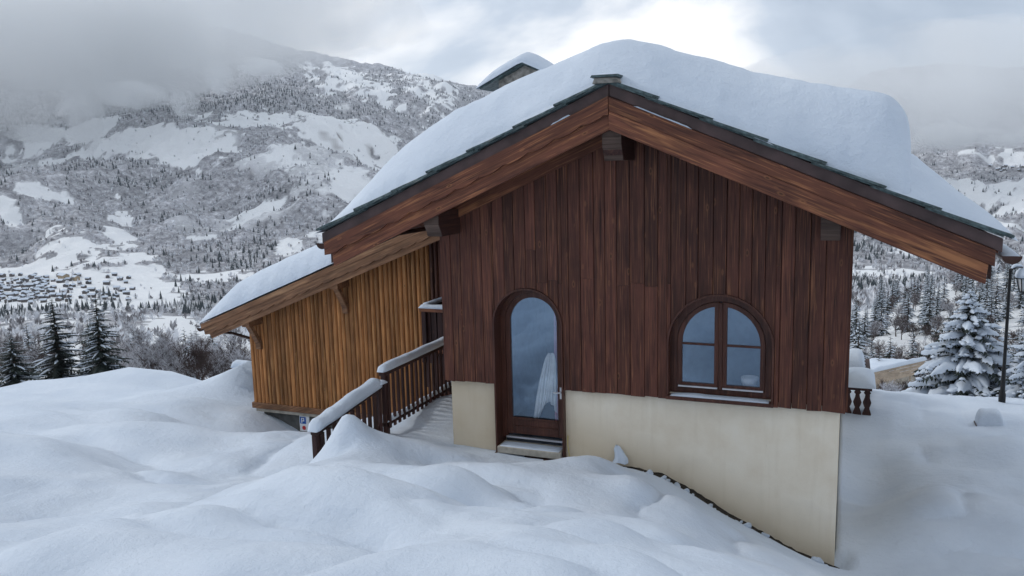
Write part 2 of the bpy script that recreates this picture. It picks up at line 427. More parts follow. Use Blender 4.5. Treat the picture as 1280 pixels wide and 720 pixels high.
NP = np.array(NP)
NW = tps_fit(NP[:, :2] / 5, NP[:, 2])
CX = np.array([2.4, 2.96, 3.42, 3.88, 4.27, 4.76, 5.29, 5.85]); CZ = np.array([-1.10, -1.06, -1.12, -1.32, -1.54, -1.77, -2.01, -2.17])

def mound(x, y, px, py, D, sx, sy, h, ang=0.0, pw=2.0):
    p = atD(px, py, D); ca, sa = math.cos(ang), math.sin(ang)
    u = ((x - p[0]) * ca + (y - p[1]) * sa) / sx; v = (-(x - p[0]) * sa + (y - p[1]) * ca) / sy
    return h * np.exp(-(u * u + v * v) ** (pw / 2))

# far relief: valley floor, shoulder with meadows, high slopes either side
FARP = [(x, y, D) for x, row in {
    -260: [(500, 26), (480, 100), (462, 250), (440, 500), (405, 900), (375, 1400), (330, 1750), (270, 2100), (205, 2600), (150, 3200), (120, 3700), (60, 4500), (10, 6000)],
    40: [(512, 30), (492, 60), (482, 120), (460, 250), (437, 450), (412, 700), (398, 950), (384, 1250), (345, 1600), (330, 1750), (270, 2050), (215, 2450), (172, 3000), (158, 3400), (110, 4000), (60, 4800), (20, 6200)],
    230: [(510, 30), (495, 60), (480, 120), (455, 250), (432, 450), (415, 700), (402, 950), (388, 1250), (355, 1600), (330, 1800), (265, 2150), (210, 2600), (168, 3100), (145, 3500), (100, 4100), (66, 4700), (40, 6200)],
    420: [(495, 120), (450, 300), (425, 600), (400, 1000), (368, 1500), (318, 1850), (255, 2200), (205, 2650), (166, 3050), (150, 3300), (146, 3600), (114, 4200), (94, 4700), (86, 6200)],
    560: [(470, 200), (420, 600), (390, 1100), (340, 1700), (290, 2300), (260, 2900), (225, 3400), (160, 4100), (116, 4700), (108, 6200)],
    760: [(470, 150), (420, 600), (380, 1300), (325, 2200), (265, 3200), (200, 4300), (170, 5200), (165, 6500)],
    960: [(480, 100), (430, 300), (400, 700), (370, 1300), (320, 2000), (265, 2900), (220, 4000), (195, 5500), (190, 6500)],
    1090: [(507, 35), (500, 70), (470, 140), (415, 260), (386, 400), (392, 520), (372, 900), (352, 1400), (318, 1900), (270, 2500), (228, 3100), (180, 4000), (110, 6000)],
    1230: [(517, 35), (507, 70), (465, 140), (395, 260), (342, 400), (350, 520), (352, 900), (345, 1400), (305, 1900), (262, 2450), (222, 3000), (180, 3700), (100, 6000)],
    1420: [(520, 35), (490, 80), (410, 180), (350, 320), (300, 500), (290, 900), (270, 1500), (230, 2300), (190, 3200), (120, 5000), (80, 6500)]}.items() for y, D in row]
FP = np.array([atD(*g) for g in FARP])
G2 = np.array([FW[0], FW[1]]) / math.hypot(FW[0], FW[1]); L2 = np.array([G2[1], -G2[0]])
BK = []
for a in np.arange(55, 306, 25):
    for rr, z in ((22, 2.5), (80, 20), (300, 95), (1200, 420), (4000, 1100), (7000, 1500)):
        side = 1 - 0.75 * max(0, math.cos(math.radians(a - 180)) < 0.35)
        dirv = G2 * math.cos(math.radians(a)) + L2 * math.sin(math.radians(a))
        BK.append((CAM[0] + dirv[0] * rr, CAM[1] + dirv[1] * rr, z * side if z > 3 else -0.5 if side < 1 else z))
FP = np.concatenate([FP, np.array(BK)])
# a log-radial stretch keeps the fit even over the whole range of distances
def warp(x, y):
    ex, ey = x - CAM[0], y - CAM[1]; r = np.sqrt(ex * ex + ey * ey) + 1e-6
    s = np.log1p(r / 60.0) / r
    return ex * s, ey * s, r
wx, wy, wr = warp(FP[:, 0], FP[:, 1])
FPW = np.stack([wx, wy], -1)
FWt = tps_fit(FPW, (FP[:, 2] - CAM[2]) / (wr + 20))
def far_h(x, y, detail=True):
    a, b, r = warp(x, y)
    z = tps_eval(FWt, FPW, a, b) * (r + 20) + CAM[2]
    if detail:
        k = sstep(1500, 2600, r)
        n = fbm(x / 520.0, y / 520.0, 6, 0.52) - 0.5
        rd = 1 - np.abs(2 * fbm(x / 900.0 + 3.7, y / 900.0, 5, 0.5) - 1)
        z = z + k * (n * 170 + (rd - 0.75) * 130 + (1 - np.abs(2 * fbm(x / 210.0 + 8.1, y / 210.0, 4, 0.55) - 1) - 0.7) * 60)
        z = z + sstep(60, 300, r) * (fbm(x / 90.0, y / 90.0, 4) - 0.5) * 9 * (1 - 0.5 * k)
    return z

def near_h(x, y):
    z = tps_eval(NW, NP[:, :2] / 5, x / 5, y / 5)
    # the conical heap by the railing, humps before the door, buried shapes on the left, ploughed ridge
    z = z + mound(x, y, 435, 560, 11.7, 0.58, 0.58, 0.58, pw=1.3) + mound(x, y, 435, 565, 11.6, 0.26, 0.26, 0.20)
    z = z + mound(x, y, 735, 590, 11.3, 0.55, 0.40, 0.22) + mound(x, y, 800, 620, 10.2, 0.6, 0.4, 0.12)
    z = z + mound(x, y, 585, 600, 10.6, 0.75, 0.38, 0.17) + mound(x, y, 560, 640, 9.0, 0.6, 0.35, 0.14)
    z = z + mound(x, y, 700, 660, 8.3, 0.55, 0.45, 0.16) + mound(x, y, 820, 690, 7.6, 0.6, 0.5, 0.12)
    z = z + mound(x, y, 380, 640, 7.6, 1.5, 0.9, 0.18, 0.3) + mound(x, y, 640, 715, 5.9, 0.5, 0.45, 0.10)
    z = z - mound(x, y, 640, 628, 9.4, 0.5, 0.3, 0.12) - mound(x, y, 600, 670, 7.6, 0.45, 0.35, 0.10)
    z = z + mound(x, y, 255, 560, 16.3, 2.6, 1.15, 0.42, 0.5, 3.0) + mound(x, y, 20, 590, 13, 2.0, 1.2, 0.4, 0.4, 2.6)
    z = z - mound(x, y, 140, 585, 13.5, 1.2, 0.7, 0.22)
    z = z + mound(x, y, 30, 492, 25, 5.0, 1.0, 0.26, 0.5) + mound(x, y, 160, 490, 24.5, 1.9, 0.9, 0.30, 0.45) + mound(x, y, 225, 490, 24.5, 2.2, 0.9, 0.22, 0.45)
    z = z + mound(x, y, 303, 490, 21.6, 0.55, 0.55, 1.15, 0.2, 1.4)
    z = z + mound(x, y, 1175, 640, 12.2, 0.95, 2.0, 0.42, -0.25) - mound(x, y, 1078, 580, 15.2, 0.75, 2.4, 0.5) + mound(x, y, 1275, 560, 16.5, 0.9, 1.2, 0.3)
    # pillowy hummocks with creases between them
    bil = np.abs(2 * fbm(x / 2.1 + 31, y / 1.7 + 3, 2, 0.35) - 1); bil2 = np.abs(2 * fbm(x / 1.05 + 7, y / 0.9 + 13, 2, 0.4) - 1)
    keepc = sstep(-10.5, -8.0, y) * sstep(0.3, 1.4, np.maximum(-y - 0.1, np.maximum(-x - 0.2, x - 6.2)))
    front_w = sstep(-9.5, -6.5, y) * sstep(0.5, -1.0, y) * sstep(-2.5, -0.5, x) * sstep(6.0, 4.6, x)
    left_w = sstep(-1.8, -3.2, x) * sstep(9, 3, y) * sstep(-8.0, -5.5, y)
    right_w = sstep(6.3, 7.2, x) * sstep(-5, -3, y) * sstep(14, 9, y)
    z = z + keepc * (np.sqrt(bil + .004) * (0.16 + 0.17 * front_w + 0.14 * right_w + 0.20 * left_w) + np.sqrt(bil2 + .006) * (0.035 + 0.16 * front_w) - 0.10 - 0.12 * front_w - 0.06 * right_w - 0.10 * left_w)
    # soft lumps
    r = np.hypot(x - 2, y + 2)
    lump = (fbm(x / 1.7 + 5, y / 1.7, 3, 0.45) - 0.5) * 0.34 + (fbm(x / 4.5, y / 4.5 + 9, 2) - 0.5) * 0.35
    z = z + lump * (0.35 + 0.65 * sstep(0.4, 2.5, np.abs(y + 0.2) + np.maximum(0, x - 5.8) + np.maximum(0, -x)))
    z = z + (fbm(x * 3.1, y * 3.1, 4, 0.6) - 0.5) * 0.034
    # wind-gnawed, clumpy snow on the ploughed ridge
    pl = sstep(0.0, 2.0, y + 0.55 * (x + 9)) * sstep(-6.5, -8.5, x) * sstep(12, 7, y)
    z = z + pl * (fbm(x * 2.4, y * 2.4 + 4, 4, 0.6) - 0.5) * 0.16
    z = z - 1.6 * sstep(0.1, 0.4, x) * sstep(5.75, 5.4, x) * sstep(0.12, 0.4, y) * sstep(9.9, 9.6, y)
    # narrow melt gap along the lower part of the gable wall
    tr = sstep(-0.30, -0.10, y) * sstep(0.4, 0.2, y) * sstep(2.55, 3.1, x) * sstep(6.0, 5.8, x)
    z = z * (1 - tr) + tr * np.minimum(z, np.interp(x, CX, CZ) - 0.13)
    return z

def surf(x, y):
    x = np.asarray(x, float); y = np.asarray(y, float)
    b = sstep(16, 26, np.hypot(x - 1.5, (y - 1.5) * 0.95))
    return near_h(x, y) * (1 - b) + far_h(x, y) * b

def axis_samples(a, b, lo, hi, fine):
    out = [a]
    while out[-1] < b: out.append(out[-1] + fine)
    s = fine; l = [a]
    while l[-1] > lo: s *= 1.12; l.append(l[-1] - min(s, 1.5))
    s = fine; h = [out[-1]]
    while h[-1] < hi: s *= 1.12; h.append(h[-1] + min(s, 1.5))
    return np.array(l[:0:-1] + out + h[1:])
gx = axis_samples(-4.0, 8.5, -44, 44, 0.075); gy = axis_samples(-9.0, 3.0, -44, 46, 0.075)
X, Y = np.meshgrid(gx, gy)
Z = surf(X, Y)
edge = sstep(36, 42, np.maximum(np.abs(X), np.abs(Y)))
Z = Z + 0.03 - edge * 1.2
g = link('snow_ground', grid_mesh('snow_ground', X, Y, Z, M['snow']))
tag(g, kind='structure', label='undulating deep fresh snow around the chalet')

# land cover on the far relief
def far_hit(px, py):
    d = ray(px, py); d = d / np.linalg.norm(d)
    t = np.geomspace(60, 9000, 700); P = CAM[None] + d[None] * t[:, None]
    below = np.nonzero(P[:, 2] < far_h(P[:, 0], P[:, 1]))[0]
    return P[below[0]] if len(below) else P[-1]
MEADOWS = [(60, 172, 30, 12, 1), (110, 160, 46, 13, 1), (150, 178, 60, 13, 1), (215, 178, 50, 22, 1), (255, 190, 40, 14, .9), (300, 148, 40, 9, 1), (350, 152, 70, 9, 1),
           (420, 156, 70, 12, 1), (455, 178, 40, 18, .9), (400, 200, 45, 22, .6), (340, 205, 34, 16, .5), (440, 222, 34, 20, .65), (75, 310, 36, 13, 1), (155, 275, 10, 14, 1), (150, 293, 16, 8, 1),
           (252, 299, 18, 7, 1), (318, 265, 26, 8, .9), (12, 268, 8, 26, 1), (362, 308, 14, 9, .8), (55, 245, 26, 8, .8), (60, 368, 95, 30, 1), (160, 362, 50, 30, 1), (20, 338, 60, 9, 1),
           (215, 408, 40, 12, 1), (255, 420, 24, 9, 1), (190, 345, 20, 16, 1), (260, 348, 60, 6, 1), (430, 92, 26, 8, 1), (390, 86, 12, 6, .9), (480, 110, 12, 8, .9), (530, 92, 30, 8, .9), (600, 92, 20, 9, .8),
           (405, 290, 16, 9, .7), (1235, 236, 34, 9, 1), (1208, 228, 10, 8, 1), (1225, 198, 26, 8, 1), (1275, 262, 20, 9, 1), (1100, 345, 50, 6, 1), (1180, 300, 18, 6, .8), (1262, 205, 20, 6, 1), (1150, 320, 40, 5, .7),
           (1250, 285, 16, 6, .9), (1080, 340, 30, 5, .9), (1175, 372, 26, 14, 1)]
blobs = []
for px, py, rx, ry, w in MEADOWS:
    p = far_hit(px, py); q = far_hit(px, py - ry); s = far_hit(px, py + ry)
    D = float(np.hypot(*(p[:2] - CAM[:2])))
    ud = (p[:2] - CAM[:2]) / D
    rd = max(abs((q[:2] - s[:2]) @ ud) / 2, 12.0); rd = min(rd, 12 * rx * D / FPX)
    blobs.append((p[0], p[1], ud, rx * D / FPX, rd, w * (0.86 if py < 330 else 1.0)))
def cover(x, y):
    """1 = wooded, 0 = open snow"""
    n = fbm(x / 130.0, y / 130.0, 4, 0.6); n2 = fbm(x / 36.0 + 9, y / 36.0, 3, 0.6)
    c = 0.86 + (n - 0.5) * 0.6
    c = c - 0.30 * sstep(0.62, 0.70, fbm(x / 300.0 + 41, y / 170.0, 4, 0.55))
    for bx, by, ud, rl, rd, w in blobs:
        du = ((x - bx) * ud[0] + (y - by) * ud[1]) / rd; dv = (-(x - bx) * ud[1] + (y - by) * ud[0]) / rl
        e = np.sqrt(du * du + dv * dv) + (n2 - 0.5) * 1.5 + (n - 0.5) * 1.5
        c = c * (1 - w * sstep(1.12, 0.86, e))
    c = np.maximum(c, 0.30 * sstep(0.50, 0.68, n2))
    c = c * (0.30 + 0.70 * sstep(350, 1300, np.hypot(x - CAM[0], y - CAM[1])))
    return np.clip(c, 0, 1)

def mountain_mat():
    m, nt, b = new_mat('snowy_wooded_mountainside')
    at = N(nt, 'ShaderNodeAttribute', attribute_name='cover')
    tc = N(nt, 'ShaderNodeTexCoord')
    n = N(nt, 'ShaderNodeTexNoise', {'Vector': tc.outputs['Object'], 'Scale': 0.06, 'Detail': 8.0, 'Roughness': 0.75})
    n3 = N(nt, 'ShaderNodeTexNoise', {'Vector': tc.outputs['Object'], 'Scale': 0.009, 'Detail': 5.0, 'Roughness': 0.6})
    brush = ramp(nt, n.outputs[0], [(0.33, (0.13, 0.128, 0.14)), (0.5, (0.36, 0.36, 0.385)), (0.60, (0.56, 0.57, 0.60)), (0.70, (0.78, 0.80, 0.83))])
    tint = N(nt, 'ShaderNodeMapRange', {'Value': n3.outputs[0], 'From Min': 0.35, 'From Max': 0.65, 'To Min': 0.7, 'To Max': 1.25})
    brush = mixc(nt, 1.0, brush, tint.outputs[0], 'MULTIPLY')
    # bare rock on the steepest faces
    ge = N(nt, 'ShaderNodeNewGeometry'); sp = N(nt, 'ShaderNodeSeparateXYZ', {0: ge.outputs['Normal']})
    steep = N(nt, 'ShaderNodeMapRange', {'Value': sp.outputs[2], 'From Min': 0.52, 'From Max': 0.66, 'To Min': 0.8, 'To Max': 0.0})
    jit = N(nt, 'ShaderNodeMath', {0: n.outputs[0], 1: -0.5}, operation='ADD')
    j2 = N(nt, 'ShaderNodeMath', {0: jit.outputs[0], 1: 1.1}, operation='MULTIPLY')
    cv = N(nt, 'ShaderNodeMath', {0: at.outputs['Fac'], 1: j2.outputs[0]}, operation='ADD')
    cf = N(nt, 'ShaderNodeMapRange', {'Value': cv.outputs[0], 'From Min': 0.3, 'From Max': 0.6})
    c = mixc(nt, cf.outputs[0], (0.84, 0.86, 0.88), brush)
    c = mixc(nt, steep.outputs[0], c, (0.16, 0.14, 0.13))
    nt.links.new(c, b.inputs['Base Color']); b.inputs['Roughness'].default_value = 0.9
    b.inputs['Specular IOR Level'].default_value = 0.0
    bump(nt, b, n.outputs[0], 0.8, 6.0)
    return m
M['mountain'] = mountain_mat()
az0 = math.atan2(G2[0], G2[1])
front = np.linspace(math.radians(-46), math.radians(46), 620)
back = np.linspace(math.radians(46), math.radians(314), 90)[1:]
azs = np.concatenate([front, back])
rad = np.concatenate([np.geomspace(22, 1200, 120)[:-1], np.geomspace(1200, 8000, 330)])
A, Rr = np.meshgrid(azs + az0, rad)
X = CAM[0] + Rr * np.sin(A); Y = CAM[1] + Rr * np.cos(A)
Z = far_h(X, Y)
Z = Z - 4.0 * sstep(46, 34, np.maximum(np.abs(X), np.abs(Y - 1)))
g = link('mountainside', grid_mesh('mountainside', X, Y, Z, M['mountain'], True, {'cover': cover(X, Y)}))
tag(g, kind='structure', label='wooded snowy mountainside across the valley')

# woodland beyond counting: one conifer mass, one mass of frosted broadleaf trees
def tree_mass(name, label, col, snow, n, near, far, azr, hgt, conifer, seed, keep):
    r = np.random.default_rng(seed)
    a = az0 + np.radians(r.uniform(azr[0], azr[1], n)); d = near * (far / near) ** r.random(n)
    x = CAM[0] + d * np.sin(a); y = CAM[1] + d * np.cos(a); z = far_h(x, y)
    k = r.random(n) < keep(x, y, z, d)
    x, y, z, d = x[k], y[k], z[k], d[k]; n = len(x)
    h = r.uniform(*hgt, n); w = h * r.uniform(0.26, 0.40, n) * (0.62 if conifer else 1.25)
    ph = r.uniform(0, 6.28, n)
    if conifer:
        ring = np.stack([np.stack([x + w * np.cos(ph + t), y + w * np.sin(ph + t), z + 0.05 * h], -1) for t in (0, 1.57, 3.14, 4.71)], 1)
        top = np.stack([x, y, z + h], -1)[:, None]
        V = np.concatenate([ring, top], 1); F = np.array([(0, 1, 4), (1, 2, 4), (2, 3, 4), (3, 0, 4)]); nv = 5
    else:                                               # a tuft of slim upright sprays inside a rounded crown
        K = 11; V = []
        for _ in range(K):
            th = r.uniform(0, 6.28, n); el = r.uniform(-.1, 1.0, n)
            tipx = x + w * np.cos(th) * np.sqrt(1 - np.clip(el, 0, 1) ** 2) * r.uniform(.6, 1.15, n); tipy = y + w * np.sin(th) * np.sqrt(1 - np.clip(el, 0, 1) ** 2) * r.uniform(.6, 1.15, n)
            tipz = z + h * (.5 + .5 * el * r.uniform(.8, 1.1, n))
            bx_ = x + w * .25 * np.cos(th + 1.3); by_ = y + w * .25 * np.sin(th + 1.3); bz_ = z + h * r.uniform(.05, .3, n)
            ox = w * .22 * np.sin(th); oy_ = -w * .22 * np.cos(th)
            V += [np.stack([bx_, by_, bz_], -1), np.stack([(bx_ + tipx * 2) / 3 + ox, (by_ + tipy * 2) / 3 + oy_, (bz_ + 2 * tipz) / 3], -1), np.stack([tipx, tipy, tipz], -1), np.stack([(bx_ + tipx * 2) / 3 - ox, (by_ + tipy * 2) / 3 - oy_, (bz_ + 2 * tipz) / 3], -1)]
        V = np.stack(V, 1); nv = 4 * K
        F = np.array([q for k_ in range(K) for q in ((4 * k_, 4 * k_ + 1, 4 * k_ + 2), (4 * k_, 4 * k_ + 2, 4 * k_ + 3))])
    Q = (F[None] + (np.arange(n) * nv)[:, None, None]).reshape(-1, 3)
    me = bpy.data.meshes.new(name); fast_mesh(me, V.reshape(-1, 3), Q)
    at = me.attributes.new('tone', 'FLOAT', 'POINT'); at.data.foreach_set('value', np.repeat(r.random(n), nv).astype(np.float32))
    m, nt, b = new_mat(name + '_foliage')
    t = N(nt, 'ShaderNodeAttribute', attribute_name='tone')
    tcx = N(nt, 'ShaderNodeTexCoord')
    nn = N(nt, 'ShaderNodeTexNoise', {'Vector': tcx.outputs['Object'], 'Scale': 0.35, 'Detail': 4.0})
    s = N(nt, 'ShaderNodeMath', {0: t.outputs['Fac'], 1: nn.outputs[0]}, operation='ADD')
    f = N(nt, 'ShaderNodeMapRange', {'Value': s.outputs[0], 'From Min': snow, 'From Max': snow + 0.5})
    c = mixc(nt, f.outputs[0], col, (0.72, 0.74, 0.78))
    nt.links.new(c, b.inputs['Base Color']); b.inputs['Roughness'].default_value = 0.95; b.inputs['Specular IOR Level'].default_value = 0.0
    me.materials.append(m)
    tag(link(name, me), label, 'forest', kind='stuff')

def keep_con(x, y, z, d):
    c = cover(x, y); pat = fbm(x / 240.0 + 11, y / 240.0, 4, 0.55)
    hi = sstep(120, 330, z)
    return np.where(d > 1500, c ** 1.3 * np.clip(hi * 0.95 + 0.32 * sstep(0.50, 0.64, pat), 0.05, 1), 0.16 * c)
def keep_dec(x, y, z, d):
    c = cover(x, y); hi = sstep(150, 350, z)
    return c ** 1.3 * np.where(d > 1500, 1 - 0.85 * hi, 0.30)
tree_mass('far_conifer_forest', 'dark conifer forest across the valley', (0.018, 0.028, 0.032), 0.98, 150000, 1250, 6000, (-40, 34), (9, 17), True, 3, keep_con)
tree_mass('far_frosted_woodland', 'frosted leafless woodland on the slopes across the valley', (0.19, 0.18, 0.19), 0.60, 70000, 420, 5000, (-40, 34), (6, 12), False, 4, keep_dec)

# ------------------------------------------------------------------ main chalet
HW = 5.8; RX = 2.9; SL = 0.433; ZT = 4.28            # wall width, ridge line, roof slope, roof top at the ridge
def zt(x): return ZT - SL * abs(x - RX)
DX0, DX1, DCX, DR, DSP = 0.86, 1.94, 1.40, 0.54, 0.94     # door opening
WX0, WX1, WCX, WR, WSP, WZ0 = 3.49, 4.89, 4.19, 0.70, 0.79, 0.05
house = thing('chalet', (2.9, 0, -1.2), 'dark brown timber chalet with cream base, arched door and snow-laden gable roof', 'chalet')
def arch(cx, r, sp, n=20, a0=0.0, a1=math.pi):
    return [(cx + r * math.cos(a0 + (a1 - a0) * i / n), sp + r * math.sin(a0 + (a1 - a0) * i / n)) for i in range(n + 1)]

# masonry base: left of the door, right of the door (front), and the side walls
b = MB()
b.box(0.07, DX0 + 0.0, 0.06, 0.36, -3.6, 0.02)
b.box(DX1, HW - 0.07, 0.06, 0.36, -3.6, 0.06)
b.box(DX0, DX1, 0.07, 0.36, -3.6, -1.12)
b.box(0.07, 0.37, 0.36, 10.0, -3.6, 0.02); b.box(HW - 0.37, HW - 0.07, 0.36, 10.0, -3.6, 0.02); b.box(0.37, HW - 0.37, 9.7, 10.0, -3.6, 0.02)
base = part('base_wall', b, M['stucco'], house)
# sheathing behind the boards, with the openings left free
b = MB()
b.box(0.04, DX0, 0.03, 0.30, 0.02, 2.0); b.box(DX1, WX0, 0.03, 0.30, 0.06, 2.0); b.box(WX1, HW - 0.04, 0.03, 0.30, 0.06, 2.0)
for cx, r, sp in ((DCX, DR, DSP), (WCX, WR, WSP)):
    a = arch(cx, r, sp, 24)
    for k in (0, 1):
        q = a[:13] if k == 0 else a[12:]
        x_out = q[0][0] if k == 0 else q[-1][0]
        pl = [(x_out, 2.0)] + ([] if k == 0 else []) + [(cx, 2.0)] + (q[::-1] if k == 0 else q)
        if k == 0: pl = [(cx, 2.0)] + q[::-1] + [(x_out, 2.0)]
        else: pl = [(x_out, 2.0)] + q[::-1] + [(cx, 2.0)]
        b.prism(pl, 0.03, 0.30)
b.prism([(0.04, 2.0), (HW - 0.04, 2.0), (HW - 0.04, zt(HW) - 0.24), (RX, ZT - 0.24), (0.04, zt(0) - 0.24)], 0.031, 0.299)
b.box(0.03, 0.29, 0.30, 9.9, 0.0, 2.7); b.box(HW - 0.29, HW - 0.03, 0.30, 9.9, 0.0, 2.7); b.box(0.29, HW - 0.29, 9.6, 9.88, 0.0, 2.7)
sid = part('siding', b, M['beam_side'], house)

# vertical boards, each a plank; cut to the arches and to the roof slope
def low_edge(x):
    if DX0 - 0.015 < x < DX1 + 0.015:
        t = DR + 0.015; return DSP + math.sqrt(max(0, t * t - (x - DCX) ** 2))
    if WX0 - 0.015 < x < WX1 + 0.015:
        t = WR + 0.015; return WSP + math.sqrt(max(0, t * t - (x - WCX) ** 2))
    return 0.0
x = 0.0
edges = [0.0]
while x < HW - 0.25:
    x += 0.185 + random.uniform(-0.028, 0.024); edges.append(x)
edges[-1] = HW
edges = sorted(set(edges + []))
def boards_between(x0, x1, ylo=-0.028):
    cuts = [x0] + [c for c in (DX0 - .015, DX1 + .015, WX0 - .015, WX1 + .015) if x0 + .012 < c < x1 - .012] + [x1]
    for c0, c1 in zip(cuts[:-1], cuts[1:]):
        g0 = 0.003 if c0 == x0 else 0.0; g1 = 0.003 if c1 == x1 else 0.0
        a, d = c0 + g0, c1 - g1
        n = 5
        xs = [a + (d - a) * i / n for i in range(n + 1)]
        mid = low_edge((a + d) / 2)
        lo = [(q, low_edge(min(max(q, a + 1e-4), d - 1e-4))) for q in xs] if mid > 0 else [(a, 0.0), (d, 0.0)]
        if mid <= 0: lo = [(a, 0.0 + random.uniform(-.012, .012)), (d, random.uniform(-.012, .012))]
        up = [(d, zt(d) - 0.23), (a, zt(a) - 0.23)]
        if a < RX < d: up = [(d, zt(d) - 0.23), (RX, ZT - 0.23), (a, zt(a) - 0.23)]
        dy = random.uniform(-0.005, 0.005)
        joint = None
        if 1.35 < (a + d) / 2 < 3.6 and random.random() < 0.8: joint = random.choice((1.62, 1.66, 2.06, 1.58))
        elif random.random() < 0.2: joint = random.uniform(1.7, 2.1)
        if joint and joint > max(p[1] for p in lo) + 0.1 and joint < min(p[1] for p in up) - 0.1:
            pieces = [lo + [(d, joint - .002), (a, joint - .002)], [(a, joint + .002), (d, joint + .002)] + up]
        else:
            pieces = [lo + up]
        for pl in pieces:
            dyy = dy + random.uniform(-.002, .002)
            o = part('board', MB().prism(pl, ylo + dyy, 0.03, 0.006), M['siding'], sid, org=((a + d) / 2, 0, 1.0))
for x0, x1 in zip(edges[:-1], edges[1:]): boards_between(x0, x1)
# side cladding on the long walls (seen edge-on)
for X0, X1 in ((-0.025, 0.03), (HW - 0.03, HW + 0.025)):
    yb = 0.03
    while yb < 9.8:
        part('board', MB().box(X0, X1, yb + .004, yb + 0.19, 0.0, 2.75), M['siding'], sid, org=(X0, yb, 1)); yb += 0.194

# ---- roof
b = MB()
yf, yb = -0.78, 10.8
xl, xr = -1.50, 7.30
b.prism([(xl, zt(xl) - 0.16), (RX, ZT - 0.16), (RX, ZT - 0.02), (xl, zt(xl) - 0.02)], yf, yb)
b.prism([(RX, ZT - 0.16), (xr, zt(xr) - 0.16), (xr, zt(xr) - 0.02), (RX, ZT - 0.02)], yf, yb)
roof = part('roof', b, M['soffit'], house)
# soffit boards under the front overhang
for side in (-1, 1):
    k = 0
    for i in range(4):
        y0 = -0.765 + i * 0.19
        xo = xl if side < 0 else xr
        x_in = RX + side * 0.01
        pl = [(xo, zt(xo) - 0.185), (x_in, zt(x_in) - 0.185), (x_in, zt(x_in) - 0.162), (xo, zt(xo) - 0.162)]
        if side > 0: pl = [pl[1], pl[0], pl[3], pl[2]]
        part('soffit_board', MB().prism(pl, y0 + .003, y0 + .187), M['barge_l' if side < 0 else 'barge_r'], roof, org=((xo + x_in) / 2, y0, zt((xo + x_in) / 2)))
def sloped(x0, x1, top0, bot0, y0, y1, ends=(0, 0), scal=None):
    """plank following the roof slope between x0<x1; top/bottom measured below the roof top line"""
    pts_low = [(x0 + ends[0], zt(x0 + ends[0]) - bot0)]
    if scal:
        L = x1 - x0; n = max(1, int(round(L / scal))); 
        for i in range(n):
            for j in range(6):
                t = (i + j / 6) / n; xx = x0 + ends[0] + (L - ends[0]) * t
                pts_low.append((xx, zt(xx) - bot0 + 0.035 * (1 - math.sin(math.pi * j / 6)) - 0.0))
        pts_low = pts_low[1:]
    pts_low.append((x1 + ends[1], zt(x1 + ends[1]) - bot0))
    pl = pts_low + [(x1, zt(x1) - top0), (x0, zt(x0) - top0)]
    return MB().prism(pl, y0, y1)
c = RX - 0.002; d = RX + 0.002
def oy(xm): return (xm, -0.8, zt(xm))
o = part('fascia', sloped(-1.55, c, 0.0, 0.155, -0.845, -0.78), M['fascia'], roof, org=oy(.7)); bevel(o)
o = part('fascia', sloped(d, 7.33, 0.0, 0.155, -0.840, -0.78), M['fascia'], roof, org=oy(5)); bevel(o)
# left barge: scalloped plank in front of a lower plank; right barge: two plain planks
o = part('barge_board', sloped(-1.49, c, 0.158, 0.385, -0.892, -0.835, (0.0, 0), 0.36), M['barge_l'], roof, org=oy(.6))
o = part('barge_board', sloped(-1.40, c, 0.20, 0.572, -0.834, -0.776, (0.02, 0)), M['barge_l'], roof, org=oy(.65)); bevel(o, .004)
o = part('barge_board', sloped(d, 7.26, 0.158, 0.335, -0.885, -0.80, (0, 0.0)), M['barge_r'], roof, org=oy(5.1)); bevel(o, .004)
o = part('barge_board', sloped(d, 7.20, 0.337, 0.572, -0.878, -0.80, (0, -0.02)), M['barge_r'], roof, org=oy(5)); bevel(o, .004)
for x0, x1, s in ((-1.44, -1.40, 1), (7.21, 7.24, 1)):
    part('barge_end', sloped(x0, x1, 0.3, 0.50, -0.80, -0.74), M['beam_side'], roof)
# trim planks on the wall under the soffit
o = part('verge_trim', sloped(0.02, c, 0.3, 0.64, -0.075, -0.036), M['barge_l'], roof, org=oy(1.4)); bevel(o, .004)
o = part('verge_trim', sloped(d, HW - .02, 0.3, 0.60, -0.075, -0.036), M['barge_r'], roof, org=oy(4.4)); bevel(o, .004)
# purlin ends with carved noses
def corbel(x0, x1, ztop, depth, hgt, yend):
    prof = [(yend, ztop), (0.03, ztop), (0.03, ztop - hgt)]
    nose = [(yend + 0.10, ztop - hgt), (yend + 0.085, ztop - hgt + 0.05), (yend + 0.05, ztop - hgt + 0.10), (yend + 0.012, ztop - hgt * 0.55), (yend, ztop - hgt * 0.5)]
    b = MB().prism_axis(prof + nose, x0, x1, 'X')
    o = part('purlin', b, M['beam_side'], roof, org=((x0 + x1) / 2, yend, ztop)); bevel(o, .006)
    n2 = [(yend - 0.004, ztop - 0.004), (yend - 0.004, ztop - hgt * 0.48), (yend - .002, ztop - hgt * 0.48)]
    f = MB().box(x0 + .004, x1 - .004, yend - 0.006, yend, ztop - hgt * .49, ztop - .01)
    f.add([(x0 + .004, yend - .005, ztop - hgt * .5), (x1 - .004, yend - .005, ztop - hgt * .5), (x1 - .004, yend + .085, ztop - hgt + .045), (x0 + .004, yend + .085, ztop - hgt + .045)], [(0, 3, 2, 1)])
    f.add([(x0 + .004, yend + .08, ztop - hgt + .045), (x1 - .004, yend + .08, ztop - hgt + .045), (x1 - .004, yend + .094, ztop - hgt + .005), (x0 + .004, yend + .094, ztop - hgt + .005)], [(0, 3, 2, 1)])
    part('end_face', f, M['corbel'], roof, org=((x0 + x1) / 2, yend, ztop))
corbel(2.77, 3.03, 3.735, 0.3, 0.42, -0.73)
